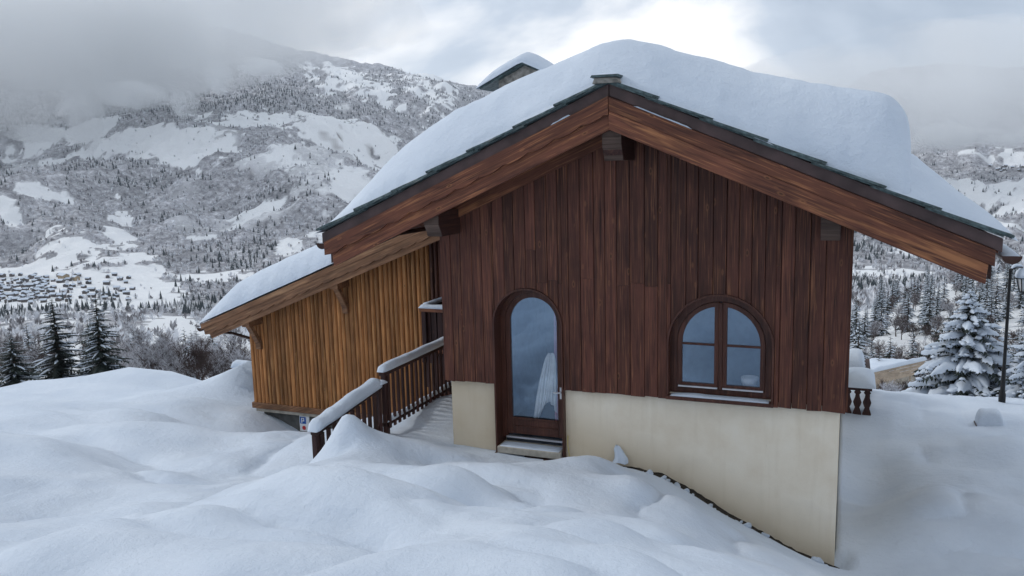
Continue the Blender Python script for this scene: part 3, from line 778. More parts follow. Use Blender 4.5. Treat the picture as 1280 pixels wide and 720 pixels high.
corbel(0.12, 0.36, 2.66, 0.3, 0.36, -0.73)
corbel(5.45, 5.67, 2.66, 0.3, 0.36, -0.73)
# stone slates along both verges, lapped downhill, and the ridge stone
def slate_mesh(nm, L, Wd, T, seed):
    r = random.Random(seed); b = MB(); n = 7
    front = [(-L / 2 + L * i / n, -r.uniform(0, .022)) for i in range(n + 1)]
    poly = front + [(L / 2, Wd), (-L / 2, Wd)]
    v0 = [(p[0], p[1], 0) for p in poly]; v1 = [(p[0] + r.uniform(-.004, .004), p[1] + r.uniform(0, .012), T) for p in poly]; m = len(poly)
    b.add(v0 + v1, [tuple(range(m - 1, -1, -1)), tuple(range(m, 2 * m))] + [(i, (i + 1) % m, m + (i + 1) % m, m + i) for i in range(m)])
    return b.mesh(nm, M['slate'])
sm = [slate_mesh('slate', 0.80, 0.62, 0.026, s) for s in range(5)]
ang = math.atan(SL)
def put_slate(xc, yc, dz, side, tilt, k, sx=1.0):
    o = link('slate', sm[k % 5], roof)
    z = zt(xc) + dz
    o.location = Vector((xc, yc, z)) - wpos(roof)
    o.rotation_euler = (0, (ang - tilt) * side, random.uniform(-.02, .02)); o.scale = (sx, 1, random.uniform(.8, 1.4))
lx = [2.76, 2.21, 1.63, .95, .32, -.26, -.88, -1.56]
for i in range(7):
    a, e = lx[i], lx[i + 1]; xm = (a + e) / 2; Ls = (a - e) / math.cos(ang)
    put_slate(xm + .04, -0.935 - random.uniform(0, .02), 0.030, -1, 0.045, i, (Ls + .10) / .8)
    put_slate(xm + .12, -0.925 - random.uniform(0, .02), 0.004, -1, 0.03, i + 2, (Ls + .06) / .8)
rx_ = [3.02, 3.53, 4.19, 4.83, 5.48, 6.12, 6.69, 7.40]
for i in range(7):
    a, e = rx_[i], rx_[i + 1]; xm = (a + e) / 2; Ls = (e - a) / math.cos(ang)
    put_slate(xm - .04, -0.935 - random.uniform(0, .02), 0.030, 1, 0.045, i + 1, (Ls + .10) / .8)
    put_slate(xm - .12, -0.925 - random.uniform(0, .02), 0.004, 1, 0.03, i + 3, (Ls + .06) / .8)
b = MB().prism([(2.72, 4.275), (3.06, 4.275), (3.03, 4.335), (2.75, 4.345)], -0.975, -0.4)
part('ridge_mortar', b, M['stone'], roof)
b = MB().prism([(2.70, 4.35), (3.05, 4.345), (3.06, 4.375), (2.72, 4.378)], -1.0, -0.35)
part('ridge_stone', b, M['slate'], roof)
# gutters at both eaves
def gutter(xc, z, nm='gutter'):
    b = MB(); n = 10
    arc = [(xc + 0.10 * math.cos(math.pi + math.pi * i / n), z + 0.09 * math.sin(math.pi + math.pi * i / n)) for i in range(n + 1)]
    inn = [(xc + 0.092 * math.cos(math.pi + math.pi * i / n), z + 0.082 * math.sin(math.pi + math.pi * i / n)) for i in range(n + 1)]
    b.prism_axis(arc + inn[::-1], -0.74, 10.7, 'Y'); b.prism_axis(arc, -0.75, -0.735, 'Y')
    return part(nm, b, M['gutter'], roof)
gutter(-1.63, 2.19); gutter(7.44, 2.16)

# ---- door
door = MB()
# thin bent casing proud of the boards
def casing(mb, cx, r0, r1, sp, zlo, y0, y1):
    o_ = [(cx - r1, zlo)] + [(cx + r1 * math.cos(math.pi - math.pi * i / 28), sp + r1 * math.sin(math.pi - math.pi * i / 28)) for i in range(29)] + [(cx + r1, zlo)]
    i_ = [(cx - r0, zlo)] + [(cx + r0 * math.cos(math.pi - math.pi * i / 28), sp + r0 * math.sin(math.pi - math.pi * i / 28)) for i in range(29)] + [(cx + r0, zlo)]
    n = len(o_)
    vs = [(p[0], y0, p[1]) for p in o_] + [(p[0], y0, p[1]) for p in i_] + [(p[0], y1, p[1]) for p in o_] + [(p[0], y1, p[1]) for p in i_]
    fs = []
    for i in range(n - 1):
        fs += [(i, n + i, n + i + 1, i + 1), (2 * n + i, 2 * n + i + 1, 3 * n + i + 1, 3 * n + i), (i, i + 1, 2 * n + i + 1, 2 * n + i), (n + i + 1, n + i, 3 * n + i, 3 * n + i + 1)]
    fs += [(0, 2 * n, 3 * n, n), (n - 1, 2 * n - 1, 4 * n - 1, 3 * n - 1)]
    mb.add(vs, fs)
casing(door, DCX, DR - 0.012, DR + 0.012, DSP, -1.08, -0.052, 0.30)
door = part('door', door, M['joinery'], house)
LY = 0.20                                               # door leaf plane
leaf = MB()
casing(leaf, DCX, DR - 0.085, DR - 0.013, DSP, -0.90, LY, LY + 0.09)          # fixed frame
part('door_frame', leaf, M['joinery'], door)
leaf = MB(); casing(leaf, DCX, DR - 0.165, DR - 0.088, DSP, -0.84, LY + 0.02, LY + 0.075)
part('door_leaf', leaf, M['joinery'], door)
leaf = MB(); leaf.box(DCX - DR + .165, DCX + DR - .165, LY + .022, LY + .073, -0.84, -0.585)
o = part('bottom_rail', leaf, M['joinery'], door); bevel(o, .008)
for z0, z1 in ((-0.60, -0.565), (-0.72, -0.70)):
    o = part('rail_moulding', MB().box(DCX - DR + .17, DCX + DR - .17, LY + .004, LY + .024, z0, z1), M['joinery'], door); bevel(o, .006)
gp = [(DCX - DR + .16, -0.58), (DCX + DR - .16, -0.58)] + arch(DCX, DR - .16, DSP, 20)
part('pane', MB().prism(gp, LY + .04, LY + .05), M['glass'], door)
part('weather_bar', MB().box(DX0 + .07, DX1 - .07, LY - .02, LY + .03, -0.90, -0.872), M['steel'], door)
b = MB().box(DX1 - .125, DX1 - .095, LY - .045, LY + .02, -0.12, -0.10); b.box(DX1 - .215, DX1 - .105, LY - .05, LY - .035, -0.122, -0.104); b.box(DX1 - .13, DX1 - .09, LY + .008, LY + .02, -0.22, -0.04)
part('handle', b, M['steel'], door)
# stone step and planks below it
b = MB().box(DX0 + .03, DX1 - .03, -0.10, LY + .02, -1.06, -0.955)
o = part('door_step', b, M['concrete'], house); bevel(o, .012, 2)
for i, (x0, x1, y0, z0, z1) in enumerate(((0.18, 0.62, -0.16, -1.16, -1.09), (0.60, 1.28, -0.17, -1.17, -1.10), (1.30, 2.02, -0.16, -1.17, -1.09))):
    o = part('sill_plank', MB().box(x0, x1, y0, 0.05, z0, z1), M['beam_side'], house); bevel(o, .01)
part('sill_post', MB().box(DX0 - .01, DX0 + .02, -0.12, 0.05, -1.2, -1.06), M['joinery'], house)

# ---- window
win = MB(); casing(win, WCX, WR - 0.012, WR + 0.014, WSP, WZ0 - .02, -0.054, 0.22)
win = part('window', win, M['joinery'], house)
WY = 0.10
fr = MB(); casing(fr, WCX, WR - 0.105, WR - 0.013, WSP, WZ0 + .02, WY, WY + .09); fr.box(WX0 + .03, WX1 - .03, WY + .001, WY + .088, WZ0 + .02, WZ0 + .10)
part('window_frame', fr, M['joinery'], win)
for s in (-1, 1):
    # one casement: half arch
    r1, r0 = WR - .108, WR - .175
    xm = WCX + s * 0.014; zlo = WZ0 + .10
    o_ = [(xm, zlo), (WCX + s * r1, zlo)] + [(WCX + s * r1 * math.cos(math.pi / 2 * i / 14), WSP + r1 * math.sin(math.pi / 2 * i / 14)) for i in range(14)] + [(xm, WSP + r1 - .001)]
    x2 = WCX + s * 0.085
    i_ = [(x2, zlo + .07), (WCX + s * r0, zlo + .07)]
    tmax = math.acos(0.085 / r0)
    i_ += [(WCX + s * r0 * math.cos(tmax * i / 14), WSP + r0 * math.sin(tmax * i / 14)) for i in range(14)] + [(x2, WSP + r0 * math.sin(tmax))]
    n = len(o_); y0, y1 = WY - .015, WY + .045
    vs = [(p[0], y0, p[1]) for p in o_] + [(p[0], y0, p[1]) for p in i_] + [(p[0], y1, p[1]) for p in o_] + [(p[0], y1, p[1]) for p in i_]
    fs = []
    for i in range(n):
        j = (i + 1) % n
        fs += [(i, j, n + j, n + i), (2 * n + i, 3 * n + i, 3 * n + j, 2 * n + j), (i, 2 * n + i, 2 * n + j, j), (n + i, n + j, 3 * n + j, 3 * n + i)]
    if s > 0: fs = [q for q in fs]
    o = part('casement', MB().add(vs, fs), M['joinery'], win); bevel(o, .006)
    gl = [(p[0], p[1]) for p in i_]
    if s < 0: gl = gl[::-1]
    part('pane', MB().prism(gl, WY + .012, WY + .022), M['glass'], win)
    xa, xb = sorted((x2, WCX + s * r0))
    o = part('muntin', MB().box(xa - .004, xb + .004, WY - .008, WY + .035, WSP - .03, WSP + .0), M['joinery'], win); bevel(o, .006)
    part('weather_bar', MB().box(min(xm, WCX + s * r1) + .02, max(xm, WCX + s * r1) - .02, WY - .045, WY - .014, zlo + .015, zlo + .035), M['steel'], win)
o = part('centre_stile', MB().box(WCX - .03, WCX + .03, WY - .035, WY - .016, WZ0 + .10, WSP + WR - .12), M['joinery'], win); bevel(o, .01)
o = part('sill', MB().box(WX0 - .02, WX1 + .02, -0.09, WY, WZ0 - .045, WZ0 + .005), M['joinery'], win); bevel(o, .006)

# dim room behind the glass
b = MB()
for q in ((0.4, 0.42, 0.31, 3.5, -1.1, 2.0), (5.4, 5.42, 0.31, 3.5, -1.1, 2.0), (0.4, 5.42, 3.48, 3.5, -1.1, 2.0), (0.4, 5.42, 0.31, 3.5, -1.12, -1.1), (0.4, 5.42, 0.31, 3.5, 2.0, 2.02)): b.box(*q)
part('room_lining', b, M['dark_room'], house)
# cloth gathered behind the door glass, pink curtain, white bowl on the window board
def gathered(cx, z0, z1, w0, w1, y, folds, amp, skew=0.0):
    n, k = 64, 12; b = MB(); vs = []
    for j in range(k + 1):
        t = j / k; z = z1 + (z0 - z1) * t; w = w0 + (w1 - w0) * t ** .55
        for i in range(n + 1):
            u = i / n - .5
            vs.append((cx + u * w + skew * t, y + amp * (.4 + t) * math.sin(folds * 2 * math.pi * i / n + 1.2 * t) + .02 * math.sin(9 * u + 4 * t), z + 0.15 * t * t * math.sin(5.5 * u + .6)))
    fs = [(j * (n + 1) + i, j * (n + 1) + i + 1, (j + 1) * (n + 1) + i + 1, (j + 1) * (n + 1) + i) for j in range(k) for i in range(n)]
    return b.add(vs, fs)
o = part('gathered_cloth', gathered(1.65, -0.46, 0.46, 0.10, 0.38, 0.30, 7, 0.020, -0.12), M['net'], None, True)
sd = o.modifiers.new('cloth', 'SOLIDIFY'); sd.thickness = 0.004
tag(o, 'bunched white net cloth hanging behind the door glass', 'curtain')
o = part('pink_curtain', gathered(1.735, -0.60, 1.30, 0.075, 0.11, 0.34, 3, 0.012), M['pink'], None, True)
sd = o.modifiers.new('cloth', 'SOLIDIFY'); sd.thickness = 0.004
tag(o, 'narrow pink curtain strip along the right edge of the door glass', 'curtain')
b = MB().lathe([(0.06, 0.16), (0.09, 0.17), (0.115, 0.24), (0.12, 0.30), (0.112, 0.30), (0.10, 0.23), (0.01, 0.19)], 4.56, 0.32, 20)
o = part('white_bowl', b, M['white'], None, True); tag(o, 'round white bowl standing inside the arched window', 'bowl')

# ---- chimney
ch = thing('chimney', (-0.1, 3.7, 2.6), 'stone chimney with pitched slab cap rising behind the roof snow', 'chimney')
b = MB(); b.box(-0.42, 0.50, 3.45, 4.2, 2.3, 4.72)
o = part('stack', b, M['stone'], ch)
r = random.Random(5)
for row in range(6):
    xx = -0.42 - (0.1 if row % 2 else 0)
    while xx < 0.48:
        w = r.uniform(.16, .3)
        o = part('stone', MB().box(max(xx, -.42), min(xx + w - .012, .50), 3.43 - r.uniform(0, .02), 3.46, 3.85 + row * .15, 3.85 + row * .15 + .138), M['stone'], ch); bevel(o, .012)
        xx += w
def cap_line(x): return 4.72 + 0.46 * (x + 0.72) if x < 0.12 else 4.72 + 0.46 * 0.84 - 0.46 * (x - 0.12)
b = MB().prism([(-0.74, cap_line(-.74)), (0.12, cap_line(.12)), (0.12, cap_line(.12) + .045), (-0.76, cap_line(-.76) + .045)], 3.3, 4.4)
part('cap_slab', b, M['slate'], ch)
b = MB().prism([(0.12, cap_line(.12)), (0.92, cap_line(.92)), (0.94, cap_line(.94) + .045), (0.12, cap_line(.12) + .045)], 3.3, 4.4)
part('cap_slab', b, M['slate'], ch)
b = MB().prism([(-0.42, 4.5), (0.5, 4.5), (0.5, cap_line(.5) - .002), (.12, cap_line(.12) - .002), (-0.42, cap_line(-.42) - .002)], 3.46, 4.19)
part('cap_masonry', b, M['stone'], ch)

# ------------------------------------------------------------------ snow lying on things
def loft(rows, closed_ends=True):
    """rows of equal-length point lists -> surface"""
    n = len(rows[0]); k = len(rows); b = MB()
    vs = [p for r_ in rows for p in r_]
    fs = [(j * n + i, j * n + i + 1, (j + 1) * n + i + 1, (j + 1) * n + i) for j in range(k - 1) for i in range(n - 1)]
    if closed_ends: fs += [(j * n + n - 1, j * n, (j + 1) * n, (j + 1) * n + n - 1) for j in range(k - 1)]
    return b.add(vs, fs)
def zs(x): return ZT - SL * (math.sqrt((x - RX) ** 2 + 0.45) - 0.05 * max(0, 1 - abs(x - RX) / 2)) + 0.03 * math.exp(-((x - RX) / 1.2) ** 2)
def roof_snow(name, prof, zf, y0, y1, step, ramp_f, ramp_b, amp, seed, lift=0.035, xwarp=None):
    """prof: (x, thickness) from the left eave round to the right end; wedge fronts rounded over ramp_f metres"""
    px = np.array([p[0] for p in prof]); pt = np.array([p[1] for p in prof])
    s = np.concatenate([[0], np.cumsum(np.hypot(np.diff(px), np.diff(pt)))])
    ss = np.linspace(0, s[-1], 150)
    # smooth profile
    for _ in range(1):
        X_ = np.interp(ss, s, px); T_ = np.interp(ss, s, pt)
        ker = np.array([1, 2, 3, 2, 1.]) / 9
        Xp = np.convolve(np.pad(X_, 2, 'edge'), ker, 'valid'); Tp = np.convolve(np.pad(T_, 2, 'edge'), ker, 'valid')
    ya = []; y = y0; d = step * 0.3
    while y < y1: ya.append(y); y += d; d = min(d * 1.1, step * 3)
    ya.append(y1)
    rows = []
    for y in ya:
        rf = np.interp(Xp, [4.6, 6.1], [ramp_f, ramp_f * (0.45 if zf is zs else 1.0)])
        f = np.clip((y - y0) / rf, 0, 1); g = 0.10 * np.minimum(1, f * 12) + 0.90 * np.sin(f * math.pi / 2) ** 0.92
        fb = min(1, max(0.0, (y1 - y) / ramp_b)); g = g * (1 - (1 - fb) ** 2.2) ** 0.6
        xs_ = Xp + (0 if xwarp is None else xwarp(Xp, y))
        nz = (fbm(xs_ * 1.3 + seed, np.full_like(xs_, y * 1.3), 3) - .5) * amp * 2.6 + (fbm(xs_ * 5 + seed, np.full_like(xs_, y * 5), 4, .6) - .5) * amp * 1.0
        yy = y + (fbm(xs_ * 2.2, Tp * 2.2 + seed, 3) - .5) * 0.10 * (1 - f)
        t = Tp * g + nz * np.minimum(1, Tp * 3) * g
        zz = np.maximum(np.array([zf(q) for q in xs_]) + lift + np.maximum(t, 0), np.array([(zt(q) if zf is zs else zf(q)) for q in xs_]) + lift)
        rows.append([(a, b_, c_) for a, b_, c_ in zip(xs_, yy, zz)])
    return loft(rows, False)
def smooth_sub(o, lv=1):
    m = o.modifiers.new('soft', 'SUBSURF'); m.levels = lv; m.render_levels = lv; return o

prof = [(-1.60, 0.0), (-1.66, .06), (-1.64, .14), (-1.5, .26), (-1.2, .45), (-.89, .63), (-.45, .82), (.36, .93), (1.12, .90), (1.84, .83), (2.3, .82), (2.6, .84), (2.9, .86), (3.2, .82),
        (3.7, .76), (4.7, .86), (5.6, 1.0), (5.95, 1.08), (6.14, 1.10), (6.28, 1.04), (6.36, .90), (6.40, .6), (6.36, .32), (6.27, .12), (6.18, 0.0)]
o = part('roof_snow', roof_snow('roof_snow', prof, zs, -0.91, 10.9, 0.10, 0.95, 0.7, 0.035, 3), M['snow'], None, True)
tag(o, 'thick rounded slab of snow over the ridge of the main chalet roof', 'snow')
prof = [(6.0, 0.0), (6.05, .30), (6.2, .46), (6.4, .42), (6.7, .35), (7.0, .28), (7.25, .20), (7.40, .13), (7.47, .08), (7.44, 0.0)]
def back_bulge(x, y): return 0.10 * math.exp(-((y - 2.4) / 1.2) ** 2) * np.ones_like(x)
def zlow(q): return zt(q)
o = part('roof_snow', roof_snow('roof_snow', prof, zlow, -0.90, 1.4, 0.08, 1.1, 0.9, 0.02, 8), M['snow'], None, True)
tag(o, 'thin lower snow layer at the right eave of the chalet roof', 'snow')
prof = [(6.0, 0.0), (6.05, .45), (6.25, .60), (6.6, .56), (6.95, .42), (7.2, .30), (7.40, .18), (7.47, .10), (7.44, 0.0)]
o = part('roof_snow', roof_snow('roof_snow', prof, zlow, 0.7, 10.8, 0.12, 1.5, 0.7, 0.04, 12), M['snow'], None, True)
tag(o, 'snow hump at the right eave behind the thick roof slab', 'snow')

def pillow(x0, x1, y0, y1, zfun, h, seed=0, nx=22, ny=14, p=2.6, bulge=0.02, amp=0.15):
    """rounded cap of snow over a rectangle"""
    rows = []
    for j in range(ny + 1):
        v = -1 + 2 * j / ny; row = []
        for i in range(nx + 1):
            u = -1 + 2 * i / nx
            us = math.copysign(1 - (1 - abs(u)) ** 1.8, u); vs_ = math.copysign(1 - (1 - abs(v)) ** 1.8, v)
            e = (1 - abs(us) ** p) * (1 - abs(vs_) ** p)
            x = (x0 + x1) / 2 + us * ((x1 - x0) / 2 + bulge); y = (y0 + y1) / 2 + vs_ * ((y1 - y0) / 2 + bulge)
            t = h * max(0, e) ** 0.42 * (1 + amp * 2 * (float(fbm(x * 2.3 + seed, y * 2.3, 3)) - .5))
            row.append((x, y, zfun(x, y) + t))
        rows.append(row)
    return loft(rows, False)
def cap(x0, x1, y0, y1, z, h, label, seed=0, name='snow_cap', zfun=None, under=None, **kw):
    o = part(name, pillow(x0, x1, y0, y1, zfun or (lambda x, y: z), h, seed, **kw), M['snow'], under, True)
    tag(o, label, None if under else 'snow'); return o
def snow_run(pts, w, h, label, seed=0, lumps=0.25, freq=2.0, name='rail_snow'):
    """snow lying along a rail"""
    pts = [Vector(p) for p in pts]; L = sum((b_ - a).length for a, b_ in zip(pts[:-1], pts[1:]))
    n = max(8, int(L / 0.06)); rows = []
    acc = [0]
    for a, b_ in zip(pts[:-1], pts[1:]): acc.append(acc[-1] + (b_ - a).length)
    for k in range(n + 1):
        s = L * k / n; i = max(0, min(len(pts) - 2, int(np.searchsorted(acc, s, 'right')) - 1))
        p = pts[i].lerp(pts[i + 1], (s - acc[i]) / (acc[i + 1] - acc[i])); t = (pts[i + 1] - pts[i]); t.z = 0; t.normalize()
        sd = Vector((t.y, -t.x, 0))
        e = min(1, min(k, n - k) / n * L / (h * 0.9)); e = math.sqrt(max(0, 1 - (1 - e) ** 2))
        hh = h * (1 + lumps * 2 * (float(fbm(s * freq + seed * 7.7, seed, 3)) - .5)); ww = w * (1 + lumps * .8 * (float(fbm(s * freq + seed * 3.1, seed + 9, 3)) - .5))
        row = []
        for m in range(13):
            a = math.pi * m / 12; ex = math.copysign(abs(math.cos(a)) ** 0.75, math.cos(a)); ez = math.sin(a) ** 0.8
            row.append(tuple(p + sd * (ex * ww / 2 * (0.75 + .25 * e)) + Vector((0, 0, ez * hh * e))))
        rows.append(row)
    b = loft(rows, True)
    o = part(name, b, M['snow'], None, True); tag(o, label, 'snow'); return o

cap(-0.78, 0.62, 3.28, 4.42, 0, 0.24, 'snow cap on the pitched chimney slab', 4, under=ch, zfun=lambda x, y: cap_line(x) + .04, bulge=.03)
cap(WX0 + .04, WX1 - .04, -0.07, WY - .02, WZ0 + .006, 0.035, 'thin strip of snow on the arched window sill', 2, under=win, amp=.5, bulge=0)
cap(DX0 + .06, DX1 - .06, -0.085, LY - .06, -0.957, 0.02, 'dusting of snow on the stone door step', 6, under=house, amp=.9, bulge=0)
cap(-1.72, -1.54, -0.75, 10.6, 2.18, 0.09, 'snow filling the left eave gutter of the chalet', 7, under=roof, bulge=0, ny=40)
cap(7.35, 7.53, -0.75, 10.6, 2.15, 0.10, 'snow filling the right eave gutter of the chalet', 9, under=roof, bulge=0, ny=40)
cap(2.72, 3.04, -0.99, -0.5, 4.377, 0.03, 'little snow on the ridge stone', 3, under=roof, bulge=-.02)

# soil strip laid bare along the foot of the gable wall
b = MB(); vs = []
xs = np.linspace(2.5, 5.80, 60); cz = np.interp(xs, CX, CZ)
for q, z in zip(xs, cz):
    j = random.uniform(-.03, .03)
    vs += [(q, 0.07, z - .03 + j * .4), (q, -0.06 + j, z - .06 + j * .5), (q, -0.24 + j, z - .16 + j)]
fs = [(3 * i + k, 3 * i + k + 1, 3 * i + k + 4, 3 * i + k + 3) for i in range(59) for k in (0, 1)]
o = part('soil_strip', b.add(vs, fs), M['soil'], None); tag(o, kind='structure', label='dark soil strip at the foot of the wall')
# crusty lumps fallen from the roof along the wall foot and stuck on the render
def lump_mesh(name, seed, r0=1.0):
    r = random.Random(seed); b = MB(); rows = []
    for i in range(9):
        th = math.pi * i / 8; rows.append([(math.sin(th) * math.cos(2 * math.pi * k / 12), math.sin(th) * math.sin(2 * math.pi * k / 12), math.cos(th)) for k in range(13)])
    out = []
    for row in rows:
        out.append([tuple(c * r0 * (0.75 + .5 * float(vnoise(p[0] * 1.7 + seed * 5, p[1] * 1.7 + p[2] * 2.3))) for c in p) for p in row])
    return loft(out, False).mesh(name, M['snow'], True)
LUMP = [lump_mesh('snow_lump', s) for s in range(4)]
r = random.Random(11)
nl = 0
for i in range(64):
    q = r.uniform(2.9, 5.75) if True else 0
    yy = r.uniform(-.30, -.06) if True else 0
    s = r.uniform(.012, .05) * (1.8 if r.random() < .25 else 1)
    o = link('snow_lump', LUMP[i % 4], None, (q, yy, float(near_h(q, yy)) + .03 + s * .2 if yy < -.2 else float(np.interp(q, CX, CZ)) - .06 + s * .3))
    o.scale = (s * r.uniform(.8, 1.6), s, s * .7); o.rotation_euler = (r.random(), r.random(), r.random() * 6)
    tag(o, 'small crusty snow lump fallen at the foot of the chalet wall', 'snow lump', 'snow lumps along the wall foot')
b = MB(); rows = []
for j in range(9):
    t = j / 8; w = .10 * (1 - t) ** .6 + .018; row = []
    for k in range(9):
        a = 2 * math.pi * k / 8
        row.append((2.80 - .03 * t + .02 * math.sin(5 * t) + w * math.cos(a), -0.02 + w * .6 * math.sin(a), -1.02 + .25 * t + .015 * math.sin(3 * a + 9 * t)))
    rows.append(row)
o = part('snow_splash', loft(rows, False), M['snow'], None, True); tag(o, 'small peak of snow stuck to the cream wall right of the door', 'snow')
b = MB().tube([(1.985, 0.04, -.72), (1.99, 0.01, -.85), (2.02, -0.01, -1.0), (2.07, -0.03, -1.14)], 0.007, 6)
o = part('yellow_cord', b, M['yellow'], None, True); tag(o, 'thin yellow cord dangling at the right door jamb', 'cord')

# ------------------------------------------------------------------ annex: honey-coloured wing behind on the left
AY = 4.0
def za(x): return -0.15 + 0.392 * (x + 7.98)
an = thing('annex', (-4, 4, -2.3), 'lower honey-coloured timber wing with snowy lean-to roof left of the chalet', 'annex')
b = MB(); b.prism([(-7.14, -2.12), (-0.05, -2.12), (-0.05, za(-.05) - .35), (-7.14, za(-7.14) - .35)], AY + .03, AY + .25)
b.box(-7.14, -6.9, AY + .25, 9.5, -2.12, za(-7.14) - .35)
aw = part('siding', b, M['beam_side'], an)
x = -7.17; i = 0
while x < -0.1:
    w = 0.112 + random.uniform(-.012, .012)
    a, d = x + .005, x + w - .005
    m = (a + d) / 2; zb_ = -2.115
    # rounded plank: five facets
    prof_ = [(a, AY + .03), (a + .004, AY - .004), (a + .026, AY - .022 - random.uniform(0, .012)), (d - .026, AY - .022 - random.uniform(0, .012)), (d - .004, AY - .004), (d, AY + .03)]
    vs = [(p[0], p[1], zb_) for p in prof_] + [(p[0], p[1], za(p[0]) - .34) for p in prof_]
    n = 6
    fs = [(k, (k + 1) % n, n + (k + 1) % n, n + k) for k in range(n)] + [tuple(range(n - 1, -1, -1)), tuple(range(n, 2 * n))]
    part('board', MB().add(vs, fs), M['annex'] if x < -2.35 else M['siding'], aw, org=(m, AY, 0))
    x += w; i += 1
o = part('sole_beam', MB().box(-7.2, -1.6, AY - .06, AY + .1, -2.255, -2.118), M['annex_barge'], an); bevel(o, .01)
part('lower_wall', MB().box(-7.0, -0.3, AY + .12, AY + .4, -4.5, -2.257), M['lowwall'], an)
part('ledge', MB().box(-7.1, -1.6, AY - .03, AY + .11, -2.33, -2.258), M['concrete'], an)
b = MB(); b.prism([(-8.02, za(-8.02) - .16), (-.06, za(-.06) - .16), (-.06, za(-.06) - .02), (-8.02, za(-8.02) - .02)], AY - .5, 9.8)
ar = part('roof', b, M['soffit'], an)
def asl(x0, x1, t0, b0, y0, y1, scal=None, e0=0.0):
    low = [(x0 + e0, za(x0 + e0) - b0)]
    if scal:
        n = int(round((x1 - x0) / scal)); low = []
        for i in range(n):
            for j in range(6):
                xx = x0 + e0 + (x1 - x0 - e0) * (i + j / 6) / n; low.append((xx, za(xx) - b0 + .032 * (1 - math.sin(math.pi * j / 6))))
    low.append((x1, za(x1) - b0))
    return MB().prism(low + [(x1, za(x1) - t0), (x0, za(x0) - t0)], y0, y1)
part('fascia', asl(-8.04, -1.0, 0.0, .13, AY - .60, AY - .5), M['annex_barge'], ar, org=(-5, 3.4, 1))
part('barge_board', asl(-7.98, -1.0, .132, .31, AY - .585, AY - .535, .34, .03), M['annex_barge'], ar, org=(-4.5, 3.4, 1))
part('barge_board', asl(-7.92, -1.0, .2, .43, AY - .534, AY - .495, None, .12), M['annex_barge'], ar, org=(-4, 3.4, 1))
for i in range(3):
    part('soffit_board', asl(-7.9, -1.0, .162, .185, AY - .49 + i * .16, AY - .335 + i * .16), M['annex_barge'], ar, org=(-4.2 + i, 3.6, 1))
for xm in (-6.85, -4.42):                               # knee braces and purlin ends
    zt_ = za(xm) - .30
    part('purlin', MB().box(xm - .1, xm + .1, AY - .48, AY + .05, zt_ - .2, zt_), M['annex_barge'], ar, org=(xm, AY, zt_))
    pr = [(AY - .42, zt_ - .2), (AY - .30, zt_ - .2), (AY - .02, zt_ - .62), (AY - .02, zt_ - .80), (AY - .10, zt_ - .80), (AY - .12, zt_ - .66)]
    o = part('brace', MB().prism_axis(pr, xm - .07, xm + .07, 'X'), M['annex_barge'], ar, org=(xm, AY, zt_)); bevel(o, .01)
b = MB().tube([(-8.08, AY - .2, -.42), (-7.7, AY + .05, -.50), (-7.16, AY + .1, -.62)], .035, 8)
part('downpipe', b, M['gutter'], an, True)
b = MB(); arc = [(-8.12 + .085 * math.cos(math.pi + math.pi * i / 10), -.28 + .08 * math.sin(math.pi + math.pi * i / 10)) for i in range(11)]
b.prism_axis(arc, AY - .56, 9.7, 'Y'); part('gutter', b, M['gutter'], an)
prof = [(-8.06, 0.0), (-8.12, .06), (-8.08, .17), (-7.9, .31), (-7.6, .46), (-7.24, .57), (-6.6, .62), (-5.19, .62), (-4.2, .60), (-2.5, .58), (-1.3, .5), (-.3, .3), (-.1, 0.0)]
o = part('roof_snow', roof_snow('roof_snow', prof, za, AY - .62, 9.9, .12, .5, .6, .03, 21), M['snow'], None, True)
tag(o, 'smooth snow blanket on the annex lean-to roof', 'snow')
cap(-8.2, -8.05, AY - .56, 9.6, -.285, .06, 'snow in the small annex gutter', 5, under=an, bulge=0, ny=30)
# notice on the lower wall
nt_ = thing('parking_sign', (-5.83, AY + .1, -2.72), 'small white notice with blue P square on the wall under the annex', 'sign')
part('plate', MB().box(-5.97, -5.70, AY + .09, AY + .112, -2.74, -2.37), M['white'], nt_)
part('blue_square', MB().box(-5.95, -5.79, AY + .082, AY + .088, -2.56, -2.40), M['blue'], nt_)
b = MB().box(-5.91, -5.887, AY + .076, AY + .080, -2.54, -2.42); b.box(-5.887, -5.83, AY + .076, AY + .080, -2.44, -2.42); b.box(-5.887, -5.83, AY + .076, AY + .080, -2.50, -2.48); b.box(-5.85, -5.83, AY + .076, AY + .080, -2.48, -2.44)
part('letter_p', b, M['white'], nt_)
part('red_mark', MB().prism([(-5.85 + .05 * math.cos(2 * math.pi * k / 14), -2.66 + .05 * math.sin(2 * math.pi * k / 14)) for k in range(14)], AY + .082, AY + .088), M['red'], nt_)

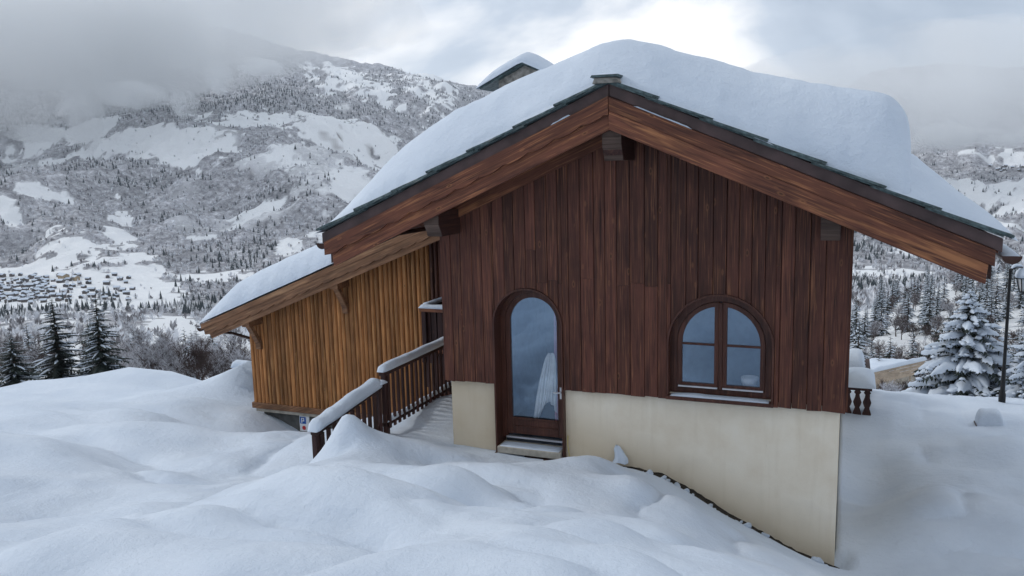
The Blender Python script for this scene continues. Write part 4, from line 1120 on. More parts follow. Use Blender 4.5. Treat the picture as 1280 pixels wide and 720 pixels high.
# ------------------------------------------------------------------ railings
def plank_railing(name, label, axis, c, a0, a1, ztop, zbot, pitch, w, posts, slope=0.0, rail_h=0.075):
    """level or sloping railing of flat upright boards; axis 'Y' or 'X', c the fixed coordinate"""
    base = (c, a0, zbot) if axis == 'Y' else (a0, c, zbot)
    t = thing(name, base, label, 'railing')
    def bx(s0, s1, u0, u1, za0, za1, za2, za3):
        # s along the run, u across; bottom za0->za1, top za2->za3
        vs = []
        for s_, zl, zh in ((s0, za0, za2), (s1, za1, za3)):
            for u in (u0, u1):
                for z in (zl, zh):
                    vs.append((c + u, s_, z) if axis == 'Y' else (s_, c + u, z))
        return MB().add(vs, [(0, 1, 3, 2), (4, 6, 7, 5), (0, 4, 5, 1), (2, 3, 7, 6), (0, 2, 6, 4), (1, 5, 7, 3)])
    dz = lambda s_: slope * (s_ - a0)
    lm = M['railwood_y'] if axis == 'Y' else M['barge']
    o = part('handrail', bx(a0 - .04, a1, -.06, .06, ztop - rail_h + dz(a0), ztop - rail_h + dz(a1), ztop + dz(a0), ztop + dz(a1)), lm, t); bevel(o, .01)
    o = part('bottom_rail', bx(a0, a1, -.03, .03, zbot + dz(a0), zbot + dz(a1), zbot + .07 + dz(a0), zbot + .07 + dz(a1)), lm, t); bevel(o, .006)
    s_ = a0 + .06
    while s_ < a1 - w:
        o = part('upright_board', bx(s_, s_ + w, .031, .055, zbot - .04 + dz(s_), zbot - .04 + dz(s_), ztop - rail_h + dz(s_), ztop - rail_h + dz(s_)), M['railwood'], t, org=((c, s_, zbot) if axis == 'Y' else (s_, c, zbot)))
        s_ += pitch
    for q in posts:
        o = part('post', bx(q - .05, q + .05, -.05, .03, zbot - .7 + dz(q), zbot - .7 + dz(q), ztop - rail_h + dz(q), ztop - rail_h + dz(q)), M['railwood'], t, org=((c, q, zbot) if axis == 'Y' else (q, c, zbot))); bevel(o, .008)
    return t
plank_railing('walkway_railing', 'dark upright-board railing leading back along the left side of the chalet', 'Y', -1.2, 0.10, 3.9, 0.02, -0.92, 0.158, 0.066, (0.16, 1.95, 3.8))
snow_run([(-1.2, 0.02, 0.02), (-1.2, 3.9, 0.02)], 0.17, 0.11, 'snow along the upper handrail beside the chalet corner', 3, .15)
snow_run([(-1.2, 0.12, -0.85), (-1.2, 3.9, -0.85)], 0.10, 0.055, 'thin snow on the bottom rail of the walkway railing', 5, .6, 6)
t = plank_railing('stair_railing', 'short lower dark board railing half buried in front of the walkway railing', 'Y', -1.25, -1.72, 0.08, -0.40, -1.12, 0.16, 0.085, (-1.70, 0.02), slope=0.115)
snow_run([(-1.25, -1.80, -0.41), (-1.25, -1.62, -0.38), (-1.25, 0.02, -0.20)], 0.22, 0.15, 'thick lumpy snow along the lower stair handrail', 8, .3, 2.5)
cap(-1.27, -1.13, -0.06, 0.08, -0.16, .05, 'tiny snow cap on the railing post step', 4, under=t)
t = plank_railing('landing_railing', 'dark board railing of the landing against the annex wall', 'X', 2.95, -1.98, -0.05, 0.55, -0.35, 0.13, 0.10, (-1.93, -0.1))
snow_run([(-2.04, 2.95, 0.55), (-0.05, 2.95, 0.55)], 0.17, 0.07, 'snow on the landing handrail against the annex', 4, .15)
plank_railing('landing_railing', 'short dark railing running back from the landing corner to the annex wall', 'Y', -1.98, 3.05, 3.9, 0.55, -0.35, 0.13, 0.10, (3.8,))
snow_run([(-1.98, 3.05, 0.55), (-1.98, 3.9, 0.55)], 0.15, 0.07, 'snow on the short landing handrail running to the annex wall', 6, .15)
part_l = part('landing', MB().box(-2.0, 0.0, 2.9, AY - .04, -0.55, -0.4), M['railwood_y'], None); tag(part_l, 'dark timber landing floor between annex and chalet', 'landing')

# ------------------------------------------------------------------ trees
def needle_mat(name, a, b_):
    m, nt, b = new_mat(name)
    tc = N(nt, 'ShaderNodeTexCoord'); oi = N(nt, 'ShaderNodeObjectInfo')
    n = N(nt, 'ShaderNodeTexNoise', {'Vector': tc.outputs['Object'], 'Scale': 3.0, 'Detail': 4.0})
    c = ramp(nt, n.outputs[0], [(0.35, a), (0.7, b_)])
    t = N(nt, 'ShaderNodeMapRange', {'Value': oi.outputs['Random'], 'To Min': 0.75, 'To Max': 1.25})
    nt.links.new(mixc(nt, 1.0, c, t.outputs[0], 'MULTIPLY'), b.inputs['Base Color']); b.inputs['Roughness'].default_value = 0.8
    return m
M['needles'] = needle_mat('spruce_needles', (0.010, 0.017, 0.015), (0.030, 0.042, 0.036))
M['bark'] = plain('spruce_bark', (0.06, 0.045, 0.035), 0.9, 12.0, 0.4)
def twig_mat():
    m, nt, b = new_mat('frosted_twigs')
    tc = N(nt, 'ShaderNodeTexCoord'); oi = N(nt, 'ShaderNodeObjectInfo')
    n = N(nt, 'ShaderNodeTexNoise', {'Vector': tc.outputs['Object'], 'Scale': 2.2, 'Detail': 5.0, 'Roughness': 0.7})
    sh = N(nt, 'ShaderNodeMath', {0: n.outputs[0], 1: N(nt, 'ShaderNodeMapRange', {'Value': oi.outputs['Random'], 'To Min': -0.12, 'To Max': 0.14}).outputs[0]}, operation='ADD')
    f = N(nt, 'ShaderNodeMapRange', {'Value': sh.outputs[0], 'From Min': 0.50, 'From Max': 0.66})
    c = mixc(nt, f.outputs[0], (0.062, 0.042, 0.038), (0.55, 0.56, 0.60))
    nt.links.new(c, b.inputs['Base Color']); b.inputs['Roughness'].default_value = 0.9
    return m
M['twigs'] = twig_mat()

def spruce_meshes(h, rmax, seed, whorls, per, steps, snow_w, snow_t, snow_p, blobs_=0):
    r = random.Random(seed); tr = MB(); cr = MB(); sn = MB()
    tr.tube([(0, 0, -0.3), (0.01 * h, 0, h * .5), (0, 0, h * 0.98)], [h * .018 + .02, h * .011 + .01, .008], 7)
    for wi in range(whorls):
        t = 0.06 + 0.94 * (wi / (whorls - 1)) ** 0.92
        z0 = h * t
        Lb = rmax * ((1 - t) ** 0.78) * 1.0 + 0.05 * rmax
        nb = max(4, int(per * (0.55 + 0.45 * (1 - t))))
        a0 = r.uniform(0, 6.28)
        for k in range(nb):
            a = a0 + 2 * math.pi * k / nb + r.uniform(-.25, .25); L = Lb * r.uniform(.55, 1.18)
            zb = z0 + r.uniform(-.042, .042) * h * (1 - t * .6)
            droop = r.uniform(.16, .52) * (0.5 + 0.7 * (1 - t)); ca, sa = math.cos(a), math.sin(a)
            spine = []
            for j in range(steps + 1):
                s = j / steps
                spine.append(Vector((ca * L * s, sa * L * s, zb + L * (0.22 * s * (1 - t * .5) - droop * s * s * 1.35 + .22 * droop * s ** 4))))
            for j in range(1, steps + 1):
                p = spine[j]; q = spine[j - 1]; s = j / steps
                wd = L * 0.33 * (1 - s * .78) * r.uniform(.7, 1.25) + .02 * h * .3
                f = (p - q); side = Vector((-sa, ca, 0))
                for sg in (-1, 1):
                    tip = p + side * sg * wd + f * r.uniform(.2, 1.0) - Vector((0, 0, wd * r.uniform(.15, .5)))
                    tip2 = p + side * sg * wd * .55 + f * r.uniform(-.3, .3) - Vector((0, 0, wd * r.uniform(.45, .8)))
                    cr.add([q, p, tip], [(0, 1, 2)]); cr.add([q, p, tip2], [(0, 1, 2)])
                cr.add([q, p, (p + q) / 2 - Vector((0, 0, wd * r.uniform(.3, .75)))], [(0, 1, 2)])
            # snow cushion along the branch
            if r.random() < snow_p:
                rows = []; s0 = r.uniform(.05, .3); s1 = r.uniform(.75, 1.0); m = max(4, steps // 2 + 1)
                for j in range(m + 1):
                    s = s0 + (s1 - s0) * j / m; ff = s * steps; i = min(steps - 1, int(ff)); p = spine[i].lerp(spine[i + 1], ff - i)
                    e = math.sin(math.pi * min(1, max(0, (j + .35) / (m + .7)))) ** .6
                    wd = L * snow_w * (1 - s * .55) * e * r.uniform(.6, 1.3); th = snow_t * L ** .5 * e * r.uniform(.55, 1.25)
                    side = Vector((-sa, ca, 0)); dn = Vector((0, 0, -1))
                    rows.append([tuple(p + side * -wd + dn * wd * .42), tuple(p + side * -wd * .6 + Vector((0, 0, th * .6))), tuple(p + Vector((0, 0, th))), tuple(p + side * wd * .6 + Vector((0, 0, th * .6))), tuple(p + side * wd + dn * wd * .42)])
                lf = loft(rows, False); sn.add(lf.v, lf.f)
            for _ in range(blobs_ if r.random() < .8 else 0):   # uneven clods of snow caught in the twigs
                s = r.uniform(.35, 1.0); ff = s * steps; i = min(steps - 1, int(ff)); p = spine[i].lerp(spine[i + 1], ff - i) + Vector((-sa, ca, 0)) * r.uniform(-.25, .25) * L * .6
                q = L ** .5 * r.uniform(.035, .11); rw = []
                for a_ in range(6):
                    th = math.pi * a_ / 5
                    rw.append([tuple(p + Vector((math.sin(th) * math.cos(2 * math.pi * b__ / 7), math.sin(th) * math.sin(2 * math.pi * b__ / 7), .62 * math.cos(th))) * q * r.uniform(.75, 1.25) - Vector((0, 0, .3 * q))) for b__ in range(7)])
                for q_ in rw: q_.append(q_[0])
                lf = loft(rw, False); sn.add(lf.v, lf.f)
    return tr.mesh('trunk', M['bark'], True), cr.mesh('crown', M['needles']), sn.mesh('snow', M['snow'], True)
SPR = {
    'dark': [spruce_meshes(9.5, 2.3, 31 + i, 26, 10, 8, .085, .045, .62) for i in range(3)],
    'heavy': [spruce_meshes(4.6, 2.2, 61, 19, 14, 12, .20, .15, .97, 5)],
    'small': [spruce_meshes(8.0, 1.9, 71 + i, 18, 8, 5, .13, .085, .85) for i in range(3)],
}
def put_tree(kind, i, loc, sc_, rz, label, group=None, name='spruce_tree'):
    t = link(name, None, None, loc); t.scale = (sc_[0], sc_[0], sc_[1]); t.rotation_euler = (0, 0, rz)
    tr, cr, sn = SPR[kind][i % len(SPR[kind])]
    link('trunk', tr, t); c_ = link('crown', cr, t); tag(link('snow', sn, c_), kind='stuff'); tag(c_, kind='stuff')
    return tag(t, label, 'tree', group)
def foot(px, D):
    """ground point below an image column at a distance"""
    p = atD(px, 480, D); return float(p[0]), float(p[1]), float(surf(p[0], p[1]))
def top_height(px, py, D, z):
    return float(atD(px, py, D)[2] - z)
for i, (px, py, D, wd, lab) in enumerate(((20, 418, 56, 1.0, 'leftmost and shortest of three snow-dusted spruces beyond the snow bank'), (76, 374, 60, 1.02, 'middle dark spruce of the three beyond the snow bank'),
                                         (130, 370, 58, 1.0, 'rightmost, slender snow-dusted spruce of the three beyond the snow bank'))):
    x_, y_, z_ = foot(px, D); hh = top_height(px, py - 3, D, z_)
    put_tree('dark', i, (x_, y_, z_), (1.2 * wd * (hh / 9.5) ** .35, hh / 9.5), 1.3 * i, lab)
x_, y_, z_ = foot(1207, 27); hh = top_height(1207, 362, 27, z_ - .3)
put_tree('heavy', 0, (x_, y_, z_ - .3), (1.15 * hh / 4.6, hh / 4.6), 0.4, 'broad spruce bowed under heavy snow left of the lamp post')
x_, y_, z_ = foot(1292, 25); hh = top_height(1292, 400, 25, z_ - .3)
put_tree('heavy', 0, (x_, y_, z_ - .3), (hh / 4.6, hh / 4.6), 2.6, 'snow-covered spruce cut off by the right picture edge')
rt = random.Random(77)
def scatter_spruce(pxr, Dr, n, hr, label, group, kind='small'):
    for i in range(n):
        D = Dr[0] * (Dr[1] / Dr[0]) ** rt.random(); x_, y_, z_ = foot(rt.uniform(*pxr), D)
        hh = rt.uniform(*hr); put_tree(kind, i, (x_, y_, z_ - .2), (hh / 8 * rt.uniform(.85, 1.1), hh / 8), rt.uniform(0, 6.28), label, group)
scatter_spruce((1066, 1290), (75, 150), 30, (4.5, 8.5), 'small snowy spruce on the slope below the right side of the chalet', 'spruces on the near right slope')
scatter_spruce((1060, 1300), (220, 420), 75, (9, 15), 'dark conifer along the wooded spur behind the right eave', 'conifers on the right spur')
scatter_spruce((-20, 330), (110, 330), 26, (7, 12), 'small conifer in the wood below the left snow bank', 'conifers in the left wood')

def bare_mesh(seed, h):
    r = random.Random(seed); wood_ = MB(); tw = MB()
    def grow(p, d, L, rad_, lv):
        q = p + d * L
        m_ = (p + q) / 2 + Vector((r.uniform(-.06, .06), r.uniform(-.06, .06), 0)) * L
        (wood_ if lv < 2 else tw).tube([p, m_, q], [rad_, rad_ * .85, rad_ * .65], 4 if lv < 2 else 3, cap=False)
        if lv >= 5: return
        nc = (5, 4, 4, 3, 3)[lv]
        for k in range(nc):
            t = r.uniform(.35, 1.0); st = p.lerp(q, t)
            ax = Vector((r.uniform(-1, 1), r.uniform(-1, 1), r.uniform(-.15, .9))).normalized()
            nd = (d * 0.9 + ax * .75).normalized()
            grow(st, nd, L * r.uniform(.48, .72), max(.012, rad_ * .5), lv + 1)
    for _ in range(2):
        grow(Vector((r.uniform(-.3, .3), r.uniform(-.3, .3), -.3)), Vector((r.uniform(-.12, .12), r.uniform(-.12, .12), 1)).normalized(), h * .42, .085, 0)
    return wood_.mesh('trunk', M['twigs']), tw.mesh('crown', M['twigs'])
BARE = [bare_mesh(s, 7.0) for s in range(4)]
def scatter_bare(pxr, Dr, n, hr, label, group):
    for i in range(n):
        D = Dr[0] * (Dr[1] / Dr[0]) ** rt.random(); x_, y_, z_ = foot(rt.uniform(*pxr), D)
        t = link('bare_tree', None, None, (x_, y_, z_ - .2)); s = rt.uniform(*hr) / 7
        t.scale = (s * 1.15, s * 1.15, s); t.rotation_euler = (0, 0, rt.uniform(0, 6.28))
        a, b_ = BARE[i % 4]; link('trunk', a, t); tag(link('crown', b_, t), kind='stuff')
        tag(t, label, 'tree', group)
scatter_bare((1083, 1185), (42, 58), 24, (1.7, 2.8), 'low snowy twiggy bush in front of the pale plank fence', 'bushes before the fence')
scatter_bare((165, 330), (70, 130), 34, (5.0, 7.5), 'leafless brown tree in the wood just left of the annex', 'bare trees beside the annex')
scatter_bare((-20, 300), (120, 380), 70, (6.5, 10), 'frosted leafless tree in the wood behind the three spruces', 'bare trees behind the spruces')
scatter_bare((1062, 1290), (90, 200), 46, (5, 8), 'leafless brown tree on the slope behind the snowy right spruce', 'bare trees on the right slope')
scatter_bare((1062, 1290), (210, 400), 40, (7, 10), 'frosted leafless tree on the wooded right spur', 'bare trees on the right spur')

# ------------------------------------------------------------------ street lamp
p = atD(1253, 492, 21.5); lz = float(surf(p[0], p[1])); lx_, ly_ = float(p[0]), float(p[1])
zt_l = float(atD(1262, 332, 21.5)[2]); ax = Vector((RT[0], RT[1], 0)).normalized()
lamp = thing('street_lamp', (lx_, ly_, lz), 'black iron lamp post with hanging lantern right of the snowy spruce', 'lamp')
b = MB().lathe([(.085, lz - .3), (.085, lz + .25), (.06, lz + .32), (.05, lz + .9), (.055, lz + .95), (.042, lz + 1.0), (.036, zt_l - .1), (.05, zt_l - .06), (.03, zt_l)], lx_, ly_, 12)
part('pole', b, M['black'], lamp, True)
def lp(s, z): return (lx_ + ax.x * s, ly_ + ax.y * s, z)
part('bracket', MB().tube([lp(0, zt_l - .08), lp(.12, zt_l + .03), lp(.30, zt_l + .02), lp(.36, zt_l - .10)], .02, 8), M['black'], lamp, True)
lc = lp(.36, 0); zl = zt_l - .62
b = MB()
for k in range(6):
    a = math.pi / 3 * k; b.tube([(lc[0] + .085 * math.cos(a), lc[1] + .085 * math.sin(a), zl), (lc[0] + .16 * math.cos(a), lc[1] + .16 * math.sin(a), zl + .36)], .014, 5)
b.lathe([(.02, zl - .07), (.05, zl - .03), (.095, zl), (.095, zl + .02)], lc[0], lc[1], 6); b.lathe([(.19, zl + .35), (.19, zl + .375), (.08, zl + .47), (.03, zl + .52)], lc[0], lc[1], 6)
ln = part('lantern', b, M['black'], lamp)
M['lampglass'] = plain('frosted_lamp_glass', (0.55, 0.56, 0.58), 0.3)
part('lamp_glass', MB().lathe([(.07, zl + .02), (.14, zl + .345)], lc[0], lc[1], 6), M['lampglass'], ln)
o = part('lamp_snow', MB().lathe([(.2, zl + .372), (.215, zl + .42), (.19, zl + .52), (.12, zl + .60), (.03, zl + .63)], lc[0], lc[1], 14), M['snow'], None, True); tag(o, 'domed snow cap on the street lantern', 'snow')
snow_run([lp(.02, zt_l + .0), lp(.12, zt_l + .05), lp(.30, zt_l + .04)], .10, .06, 'snow on the lamp bracket arm', 2, name='bracket_snow')

# ------------------------------------------------------------------ carved balcony at the far right corner
p0 = atD(1088, 484, 19.6); p1 = atD(1086, 533, 19.6); by = float(p0[1]); bz1 = float(p0[2]); bz0 = float(p1[2]); bx1 = float(p0[0])
bal = thing('balcony', (HW, by, bz0), 'dark carved-baluster balcony on the right side of the chalet', 'balcony')
o = part('floor', MB().box(HW - .06, bx1 + .06, by - .05, by + 3.0, bz0 - .14, bz0 - .06), M['railwood_y'], bal)
o = part('joist', MB().box(HW - .06, bx1 - .05, by + .02, by + .14, bz0 - .30, bz0 - .142), M['barge'], bal)
part('handrail', MB().box(HW - .05, bx1 + .04, by - .05, by + .05, bz1 - .09, bz1), M['railwood'], bal)
part('handrail', MB().box(bx1 - .06, bx1 + .039, by + .051, by + 3.0, bz1 - .09, bz1 - .002), M['railwood'], bal)
part('bottom_rail', MB().box(HW - .05, bx1 + .02, by - .03, by + .03, bz0, bz0 + .10), M['railwood'], bal)
part('bottom_rail', MB().box(bx1 - .05, bx1 + .019, by + .031, by + 3.0, bz0, bz0 + .098), M['railwood'], bal)
hb = bz1 - bz0 - .19
bp = [(.045, 0), (.085, .10), (.10, .22), (.07, .34), (.05, .42), (.075, .50), (.095, .60), (.055, .76), (.045, .86), (.08, .92), (.045, 1.0)]
poly = [(w_, z_ * hb) for w_, z_ in bp] + [(-w_, z_ * hb) for w_, z_ in bp[::-1]]
bm1 = MB().prism(poly, -.014, .014).mesh('baluster', M['railwood'])
xq = bx1 - .06
while xq > HW:
    link('baluster', bm1, bal, Vector((xq, by, bz0 + .10)) - wpos(bal)); xq -= .215
yq = by + .2
while yq < by + 2.9:
    o = link('baluster', bm1, bal, Vector((bx1 - .01, yq, bz0 + .10)) - wpos(bal)); o.rotation_euler = (0, 0, math.pi / 2); yq += .215
cap(HW, bx1 + .10, by - .14, by + 1.2, bz1, .27, 'thick snow cushion on the balcony rail at the right', 15, under=bal, p=3.2, amp=.1)
cap(HW - .02, HW + .46, by + 1.5, by + 2.6, bz1 + .04, .40, 'snow hump behind the balcony cushion', 16, under=bal, p=3, amp=.1)
o = part('eave_bracket', MB().prism([(HW - .02, bz1 - .10), (HW + .40, bz1 - .05), (HW + .40, bz1 + .03), (HW - .02, bz1 + .03)], by + 1.5, by + 2.6), M['railwood'], bal)
cap(HW - .02, bx1 - .1, by - .04, by + .5, bz0 - .058, .13, 'snow heaped at the foot of the balcony balusters', 18, under=bal, p=3)

# ------------------------------------------------------------------ small things around
p = atD(1237, 520, 19.0); zz_ = float(surf(p[0], p[1])) - .10
st = thing('buried_box', (p[0], p[1], zz_), 'low dark box nearly buried under a block of snow on the right slope', 'box')
o = part('box_body', MB().box(p[0] - .27, p[0] + .27, p[1] - .17, p[1] + .17, zz_ - .3, zz_ + .08), M['railwood'], st)
o = part('lid', MB().box(p[0] - .29, p[0] + .29, p[1] - .19, p[1] + .19, zz_ + .081, zz_ + .105), M['railwood'], st)
cap(p[0] - .25, p[0] + .24, p[1] - .22, p[1] + .2, zz_ + .10, .36, 'square block of snow on the buried box at the right', 22, under=st, p=5, amp=.08)

p = atD(1116, 466, 74); hx, hy, hz = float(p[0]), float(p[1]), float(surf(p[0], p[1])); hz = max(hz, float(p[2]) - 2.2)
hut = thing('low_hut', (hx, hy, hz), 'low pale hut with flat snow roof on the right slope below the chalet', 'hut')
ztop = float(atD(1116, 465, 74)[2])
part('wall', MB().box(hx - 1.7, hx + 1.8, hy, hy + 3, hz - 1, ztop), M['concrete'], hut)
part('roof', MB().box(hx - 2.0, hx + 2.1, hy - .3, hy + 3.3, ztop + .001, ztop + .12), M['railwood'], hut)
cap(hx - 2.05, hx + 2.15, hy - .35, hy + 3.3, ztop + .12, .55, 'flat snow slab on the low hut roof', 25, under=hut, p=4)
fa, fb_ = atD(1078, 478, 62), atD(1156, 474, 66)
fz = float(surf(*fa[:2])); fe = thing('plank_fence', (float(fa[0]), float(fa[1]), fz), 'pale horizontal plank fence below the hut at the right', 'fence')
fa, fb_ = Vector(fa), Vector(fb_)
dirv = (fb_ - fa); dirv.z = 0; Lf = dirv.length; dirv.normalize(); nrm = Vector((dirv.y, -dirv.x, 0)) * .03
ftop = float(atD(1080, 467, 62)[2])
for k in range(4):
    za_ = ftop - .26 * (k + 1); b = MB()
    e0 = fa.copy(); e1 = fb_.copy()
    b.add([(*(q + s_ * nrm).xy, z_) for q in (e0, e1) for s_ in (-1, 1) for z_ in (za_, za_ + .22)], [(0, 1, 3, 2), (4, 6, 7, 5), (0, 4, 5, 1), (2, 3, 7, 6), (0, 2, 6, 4), (1, 5, 7, 3)])
    part('plank', b, M['fence'], fe)
for k in range(5):
    q = fa.lerp(fb_, k / 4); part('post', MB().box(q.x - .06, q.x + .06, q.y + .04, q.y + .16, ftop - 3, ftop + .05), M['fence'], fe)
snow_run([(fa.x, fa.y, ftop - .02), (fb_.x, fb_.y, ftop - .02)], .3, .28, 'snow along the pale plank fence', 12, .4, .8)

p = atD(303, 466, 23.0); q0 = atD(293, 466, 23.0); q1 = atD(330, 464, 23.0)
fe = plank_railing('yard_fence', 'snow-topped dark board fence peeping out left of the annex', 'X', float(p[1]), float(q0[0]), float(q1[0]), float(atD(300, 459, 23)[2]), float(atD(300, 459, 23)[2]) - .75, .15, .09, (float(q0[0]) + .2, float(q1[0]) - .2))
snow_run([(float(q0[0]) - .1, float(p[1]), float(atD(300, 459, 23)[2])), (float(q1[0]), float(p[1]), float(atD(300, 459, 23)[2]))], .3, .2, 'snow on the yard fence left of the annex', 14, .3, 1.2)

# ------------------------------------------------------------------ villages across the valley
M['chalet_wall'] = wood('far_chalet_wood', (0.03, 0.02, 0.016), (0.07, 0.052, 0.045), (0.12, 0.09, 0.075), 'Z', vary=0.5, across=0.3)
M['ochre'] = plain('ochre_render', (0.36, 0.27, 0.16), 0.9, 0.2, 0.2)
def far_house(L, Wd, H, wall):
    b = MB(); w2, l2 = Wd / 2, L / 2; rz = H + Wd * .24
    b.add([(-l2, -w2, -3), (l2, -w2, -3), (l2, w2, -3), (-l2, w2, -3), (-l2, -w2, H), (l2, -w2, H), (l2, w2, H), (-l2, w2, H), (-l2, 0, rz), (l2, 0, rz)],
          [(0, 1, 5, 4), (1, 2, 6, 9, 5), (2, 3, 7, 6), (3, 0, 4, 8, 7)], 0)
    e = 1.1
    for s in (-1, 1):
        p_ = [(-l2 - e, s * (w2 + e), H - .5), (l2 + e, s * (w2 + e), H - .5), (l2 + e, 0, rz + .1), (-l2 - e, 0, rz + .1)]
        u_ = [(x_, y_, z_ + .7) for x_, y_, z_ in p_]
        b.add(p_ + u_, [(0, 1, 2, 3), (4, 7, 6, 5), (0, 4, 5, 1), (1, 5, 6, 2), (3, 2, 6, 7), (0, 3, 7, 4)], 1)
    for k in range(3):
        b.box(l2, l2 + .15, -w2 * .6 + k * w2 * .5, -w2 * .6 + k * w2 * .5 + 1.2, H * .45, H * .45 + 1.4, 2)
        b.box(-l2 * .7 + k * l2 * .55, -l2 * .7 + k * l2 * .55 + 1.2, -w2 - .15, -w2, H * .45, H * .45 + 1.4, 2)
    return b.mesh('village_chalet', [wall, M['snow'], M['black']])
VH = [far_house(11, 9, 5.5, M['chalet_wall']), far_house(14, 10, 6.5, M['chalet_wall']), far_house(9, 8, 5, M['chalet_wall'])]
rv = random.Random(9)
def village(spots, label, group, sc0=1.0):
    for px, py in spots:
        q = far_hit(px, py)
        o = link('village_chalet', VH[rv.randrange(3)], None, (float(q[0]), float(q[1]), float(far_h(q[0], q[1]))))
        s = sc0 * rv.uniform(.75, 1.15); o.scale = (s, s, s); o.rotation_euler = (0, 0, rv.choice((0.2, -1.3, .5, -1.0)) + rv.uniform(-.3, .3))
        tag(o, label, 'house', group)
sp_ = []
while len(sp_) < 78:
    q = (rv.uniform(-10, 62), rv.gauss(362, 9))
    if 344 < q[1] < 382 and all((q[0] - a) ** 2 + ((q[1] - b_) * 1.8) ** 2 > 26 for a, b_ in sp_): sp_.append(q)
village(sp_, 'dark snow-roofed chalet in the dense left part of the valley village', 'dense village chalets', .78)
sp_ = []
while len(sp_) < 42:
    q = (rv.uniform(62, 168), 350 + rv.uniform(0, 30) - .05 * rv.uniform(0, 100))
    if all((q[0] - a) ** 2 + ((q[1] - b_) * 1.8) ** 2 > 60 for a, b_ in sp_): sp_.append(q)
village(sp_, 'dark snow-roofed chalet in the scattered right part of the valley village', 'scattered village chalets', .8)
village([(1236 + rv.uniform(0, 46), 213 + rv.uniform(-4, 4)) for _ in range(14)], 'tiny dark chalet high on the right-hand mountainside', 'chalets on the right mountainside', .9)
VB = far_house(24, 12, 9, M['ochre'])
for px, py, lab in ((80, 350, 'large ochre building at the upper edge of the valley village'), (95, 351, 'smaller ochre building beside the large one in the valley village')):
    q = far_hit(px, py); o = link('village_building', VB, None, (float(q[0]), float(q[1]), float(far_h(q[0], q[1])))); o.rotation_euler = (0, 0, -.3)
    if px > 90: o.scale = (.6, .8, .8)
    tag(o, lab, 'building')

# ------------------------------------------------------------------ air: haze over the valley, low cloud on the slopes
def volume_mat(name, col, dens, aniso=0.2):
    m = bpy.data.materials.new(name); m.use_nodes = True; nt = m.node_tree; nt.nodes.clear()
    out = nt.nodes.new('ShaderNodeOutputMaterial')
    v = N(nt, 'ShaderNodeVolumePrincipled', {'Color': (*col, 1), 'Density': dens, 'Anisotropy': aniso})
    nt.links.new(v.outputs[0], out.inputs['Volume'])
    return m
HAZE = True
if HAZE:
    b = MB().box(-8600, 8600, -8600, 8600, -700, 2300)
    o = part('haze', b, volume_mat('valley_haze', (0.84, 0.91, 1.0), 4.5e-5), None); tag(o, 'pale blue winter haze filling the valley air', kind='stuff')
def cloud_mesh(c, rad_, seed, n=(48, 26), rough=0.55):
    b = MB(); rows = []
    for j in range(n[1] + 1):
        th = math.pi * j / n[1]; row = []
        for i in range(n[0] + 1):
            a = 2 * math.pi * (i % n[0]) / n[0]
            d = (math.sin(th) * math.cos(a), math.sin(th) * math.sin(a), math.cos(th))
            k = 1 - rough / 2 + rough * float(fbm(d[0] * 1.6 + d[2] * 1.1 + seed * 3.3 + 20, d[1] * 1.6 + d[2] * .7 + 20, 4, .55))
            row.append((c[0] + rad_[0] * d[0] * k, c[1] + rad_[1] * d[1] * k, c[2] + rad_[2] * d[2] * k))
        rows.append(row)
    return loft(rows, False)
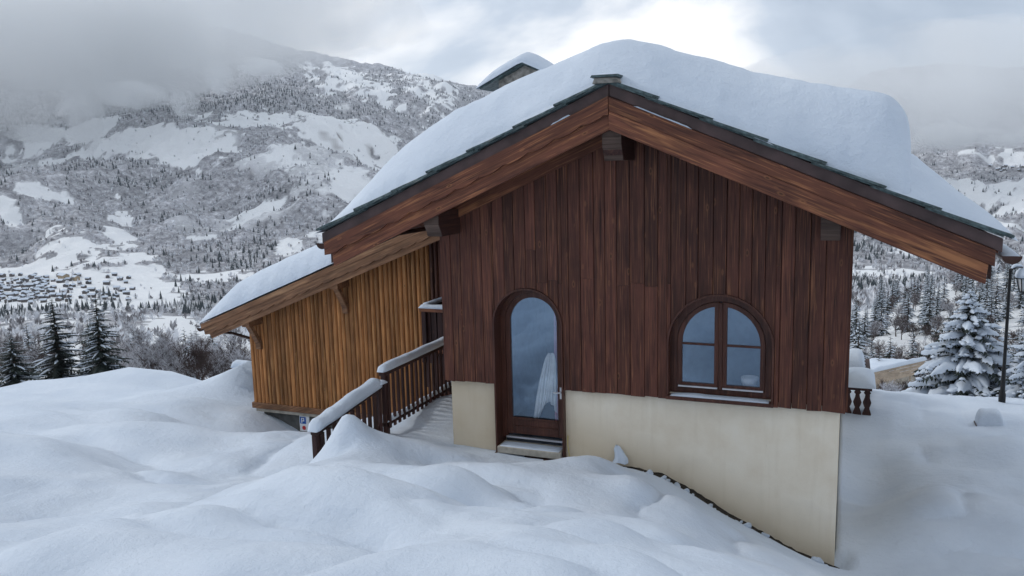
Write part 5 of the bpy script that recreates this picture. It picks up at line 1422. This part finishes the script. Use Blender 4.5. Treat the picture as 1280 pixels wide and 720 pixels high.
def vapour(name, d, scale, lo, hi):
    m = volume_mat(name, (0.970, 0.988, 1.0), d, 0.2); nt = m.node_tree
    v = next(n for n in nt.nodes if n.type == 'PRINCIPLED_VOLUME')
    tc = N(nt, 'ShaderNodeTexCoord')
    n = N(nt, 'ShaderNodeTexNoise', {'Vector': tc.outputs['Object'], 'Scale': scale, 'Detail': 4.0, 'Roughness': 0.6})
    f = N(nt, 'ShaderNodeMapRange', {'Value': n.outputs[0], 'From Min': lo, 'From Max': hi, 'To Min': 0.0, 'To Max': d})
    nt.links.new(f.outputs[0], v.inputs['Density'])
    m.cycles.volume_step_rate = 0.8
    return m
CLOUD = vapour('low_cloud_vapour', 0.0042, 1 / 420.0, 0.38, 0.62)
WISP = vapour('mist_wisp_vapour', 0.012, 1 / 90.0, 0.36, 0.6)
def low_cloud(px, py, D, rx, ry, rd, label, seed, mat=None, rough=.55):
    """px, py, D place the middle; rx, ry in image units give its real width and height at that distance"""
    c = atD(px, py, D); k = D / FPX
    b = cloud_mesh((0, 0, 0), (rx * k, rd, ry * k), seed, rough=rough)
    me = b.mesh('low_cloud', mat or CLOUD, True); me.flip_normals(); o = link('low_cloud', me, None, tuple(map(float, c))); o.rotation_euler = (0, 0, -az0)
    tag(o, label, 'cloud', kind='stuff')
low_cloud(-40, 60, 2900, 330, 110, 700, 'low grey cloud hiding the mountain top on the left', 1)
low_cloud(170, 30, 3200, 330, 75, 700, 'low cloud bank over the left mountain crest', 2)
low_cloud(1215, 105, 2900, 285, 80, 500, 'low cloud hiding the right mountain top', 3)
snow_run([(2.12, -.872, zt(2.12) - .158), (2.40, -.872, zt(2.40) - .158)], .035, .022, 'thin sliver of snow on the left barge board below the ridge', 31, .5, 6, name='verge_snow')
snow_run([(3.22, -.866, zt(3.22) - .158), (3.95, -.866, zt(3.95) - .158)], .035, .022, 'thin sliver of snow on the right barge board below the ridge', 32, .5, 6, name='verge_snow')
for px, py, rx, ry, sd_w in ((104, 148, 17, 40, 1), (228, 130, 9, 18, 2), (274, 96, 12, 22, 3), (45, 168, 34, 12, 4), (160, 118, 40, 16, 5), (330, 84, 26, 10, 6)):
    low_cloud(px, py, 2750, rx, ry, 120, 'thin wisp of mist clinging to the left mountainside', sd_w + 10, WISP, 0.8)
for px, py, rx, ry, sd_w in ((1185, 170, 40, 16, 1), (1262, 176, 30, 10, 2)):
    low_cloud(px, py, 2750, rx, ry, 120, 'thin wisp of mist clinging to the right mountainside', sd_w + 20, WISP, 0.8)
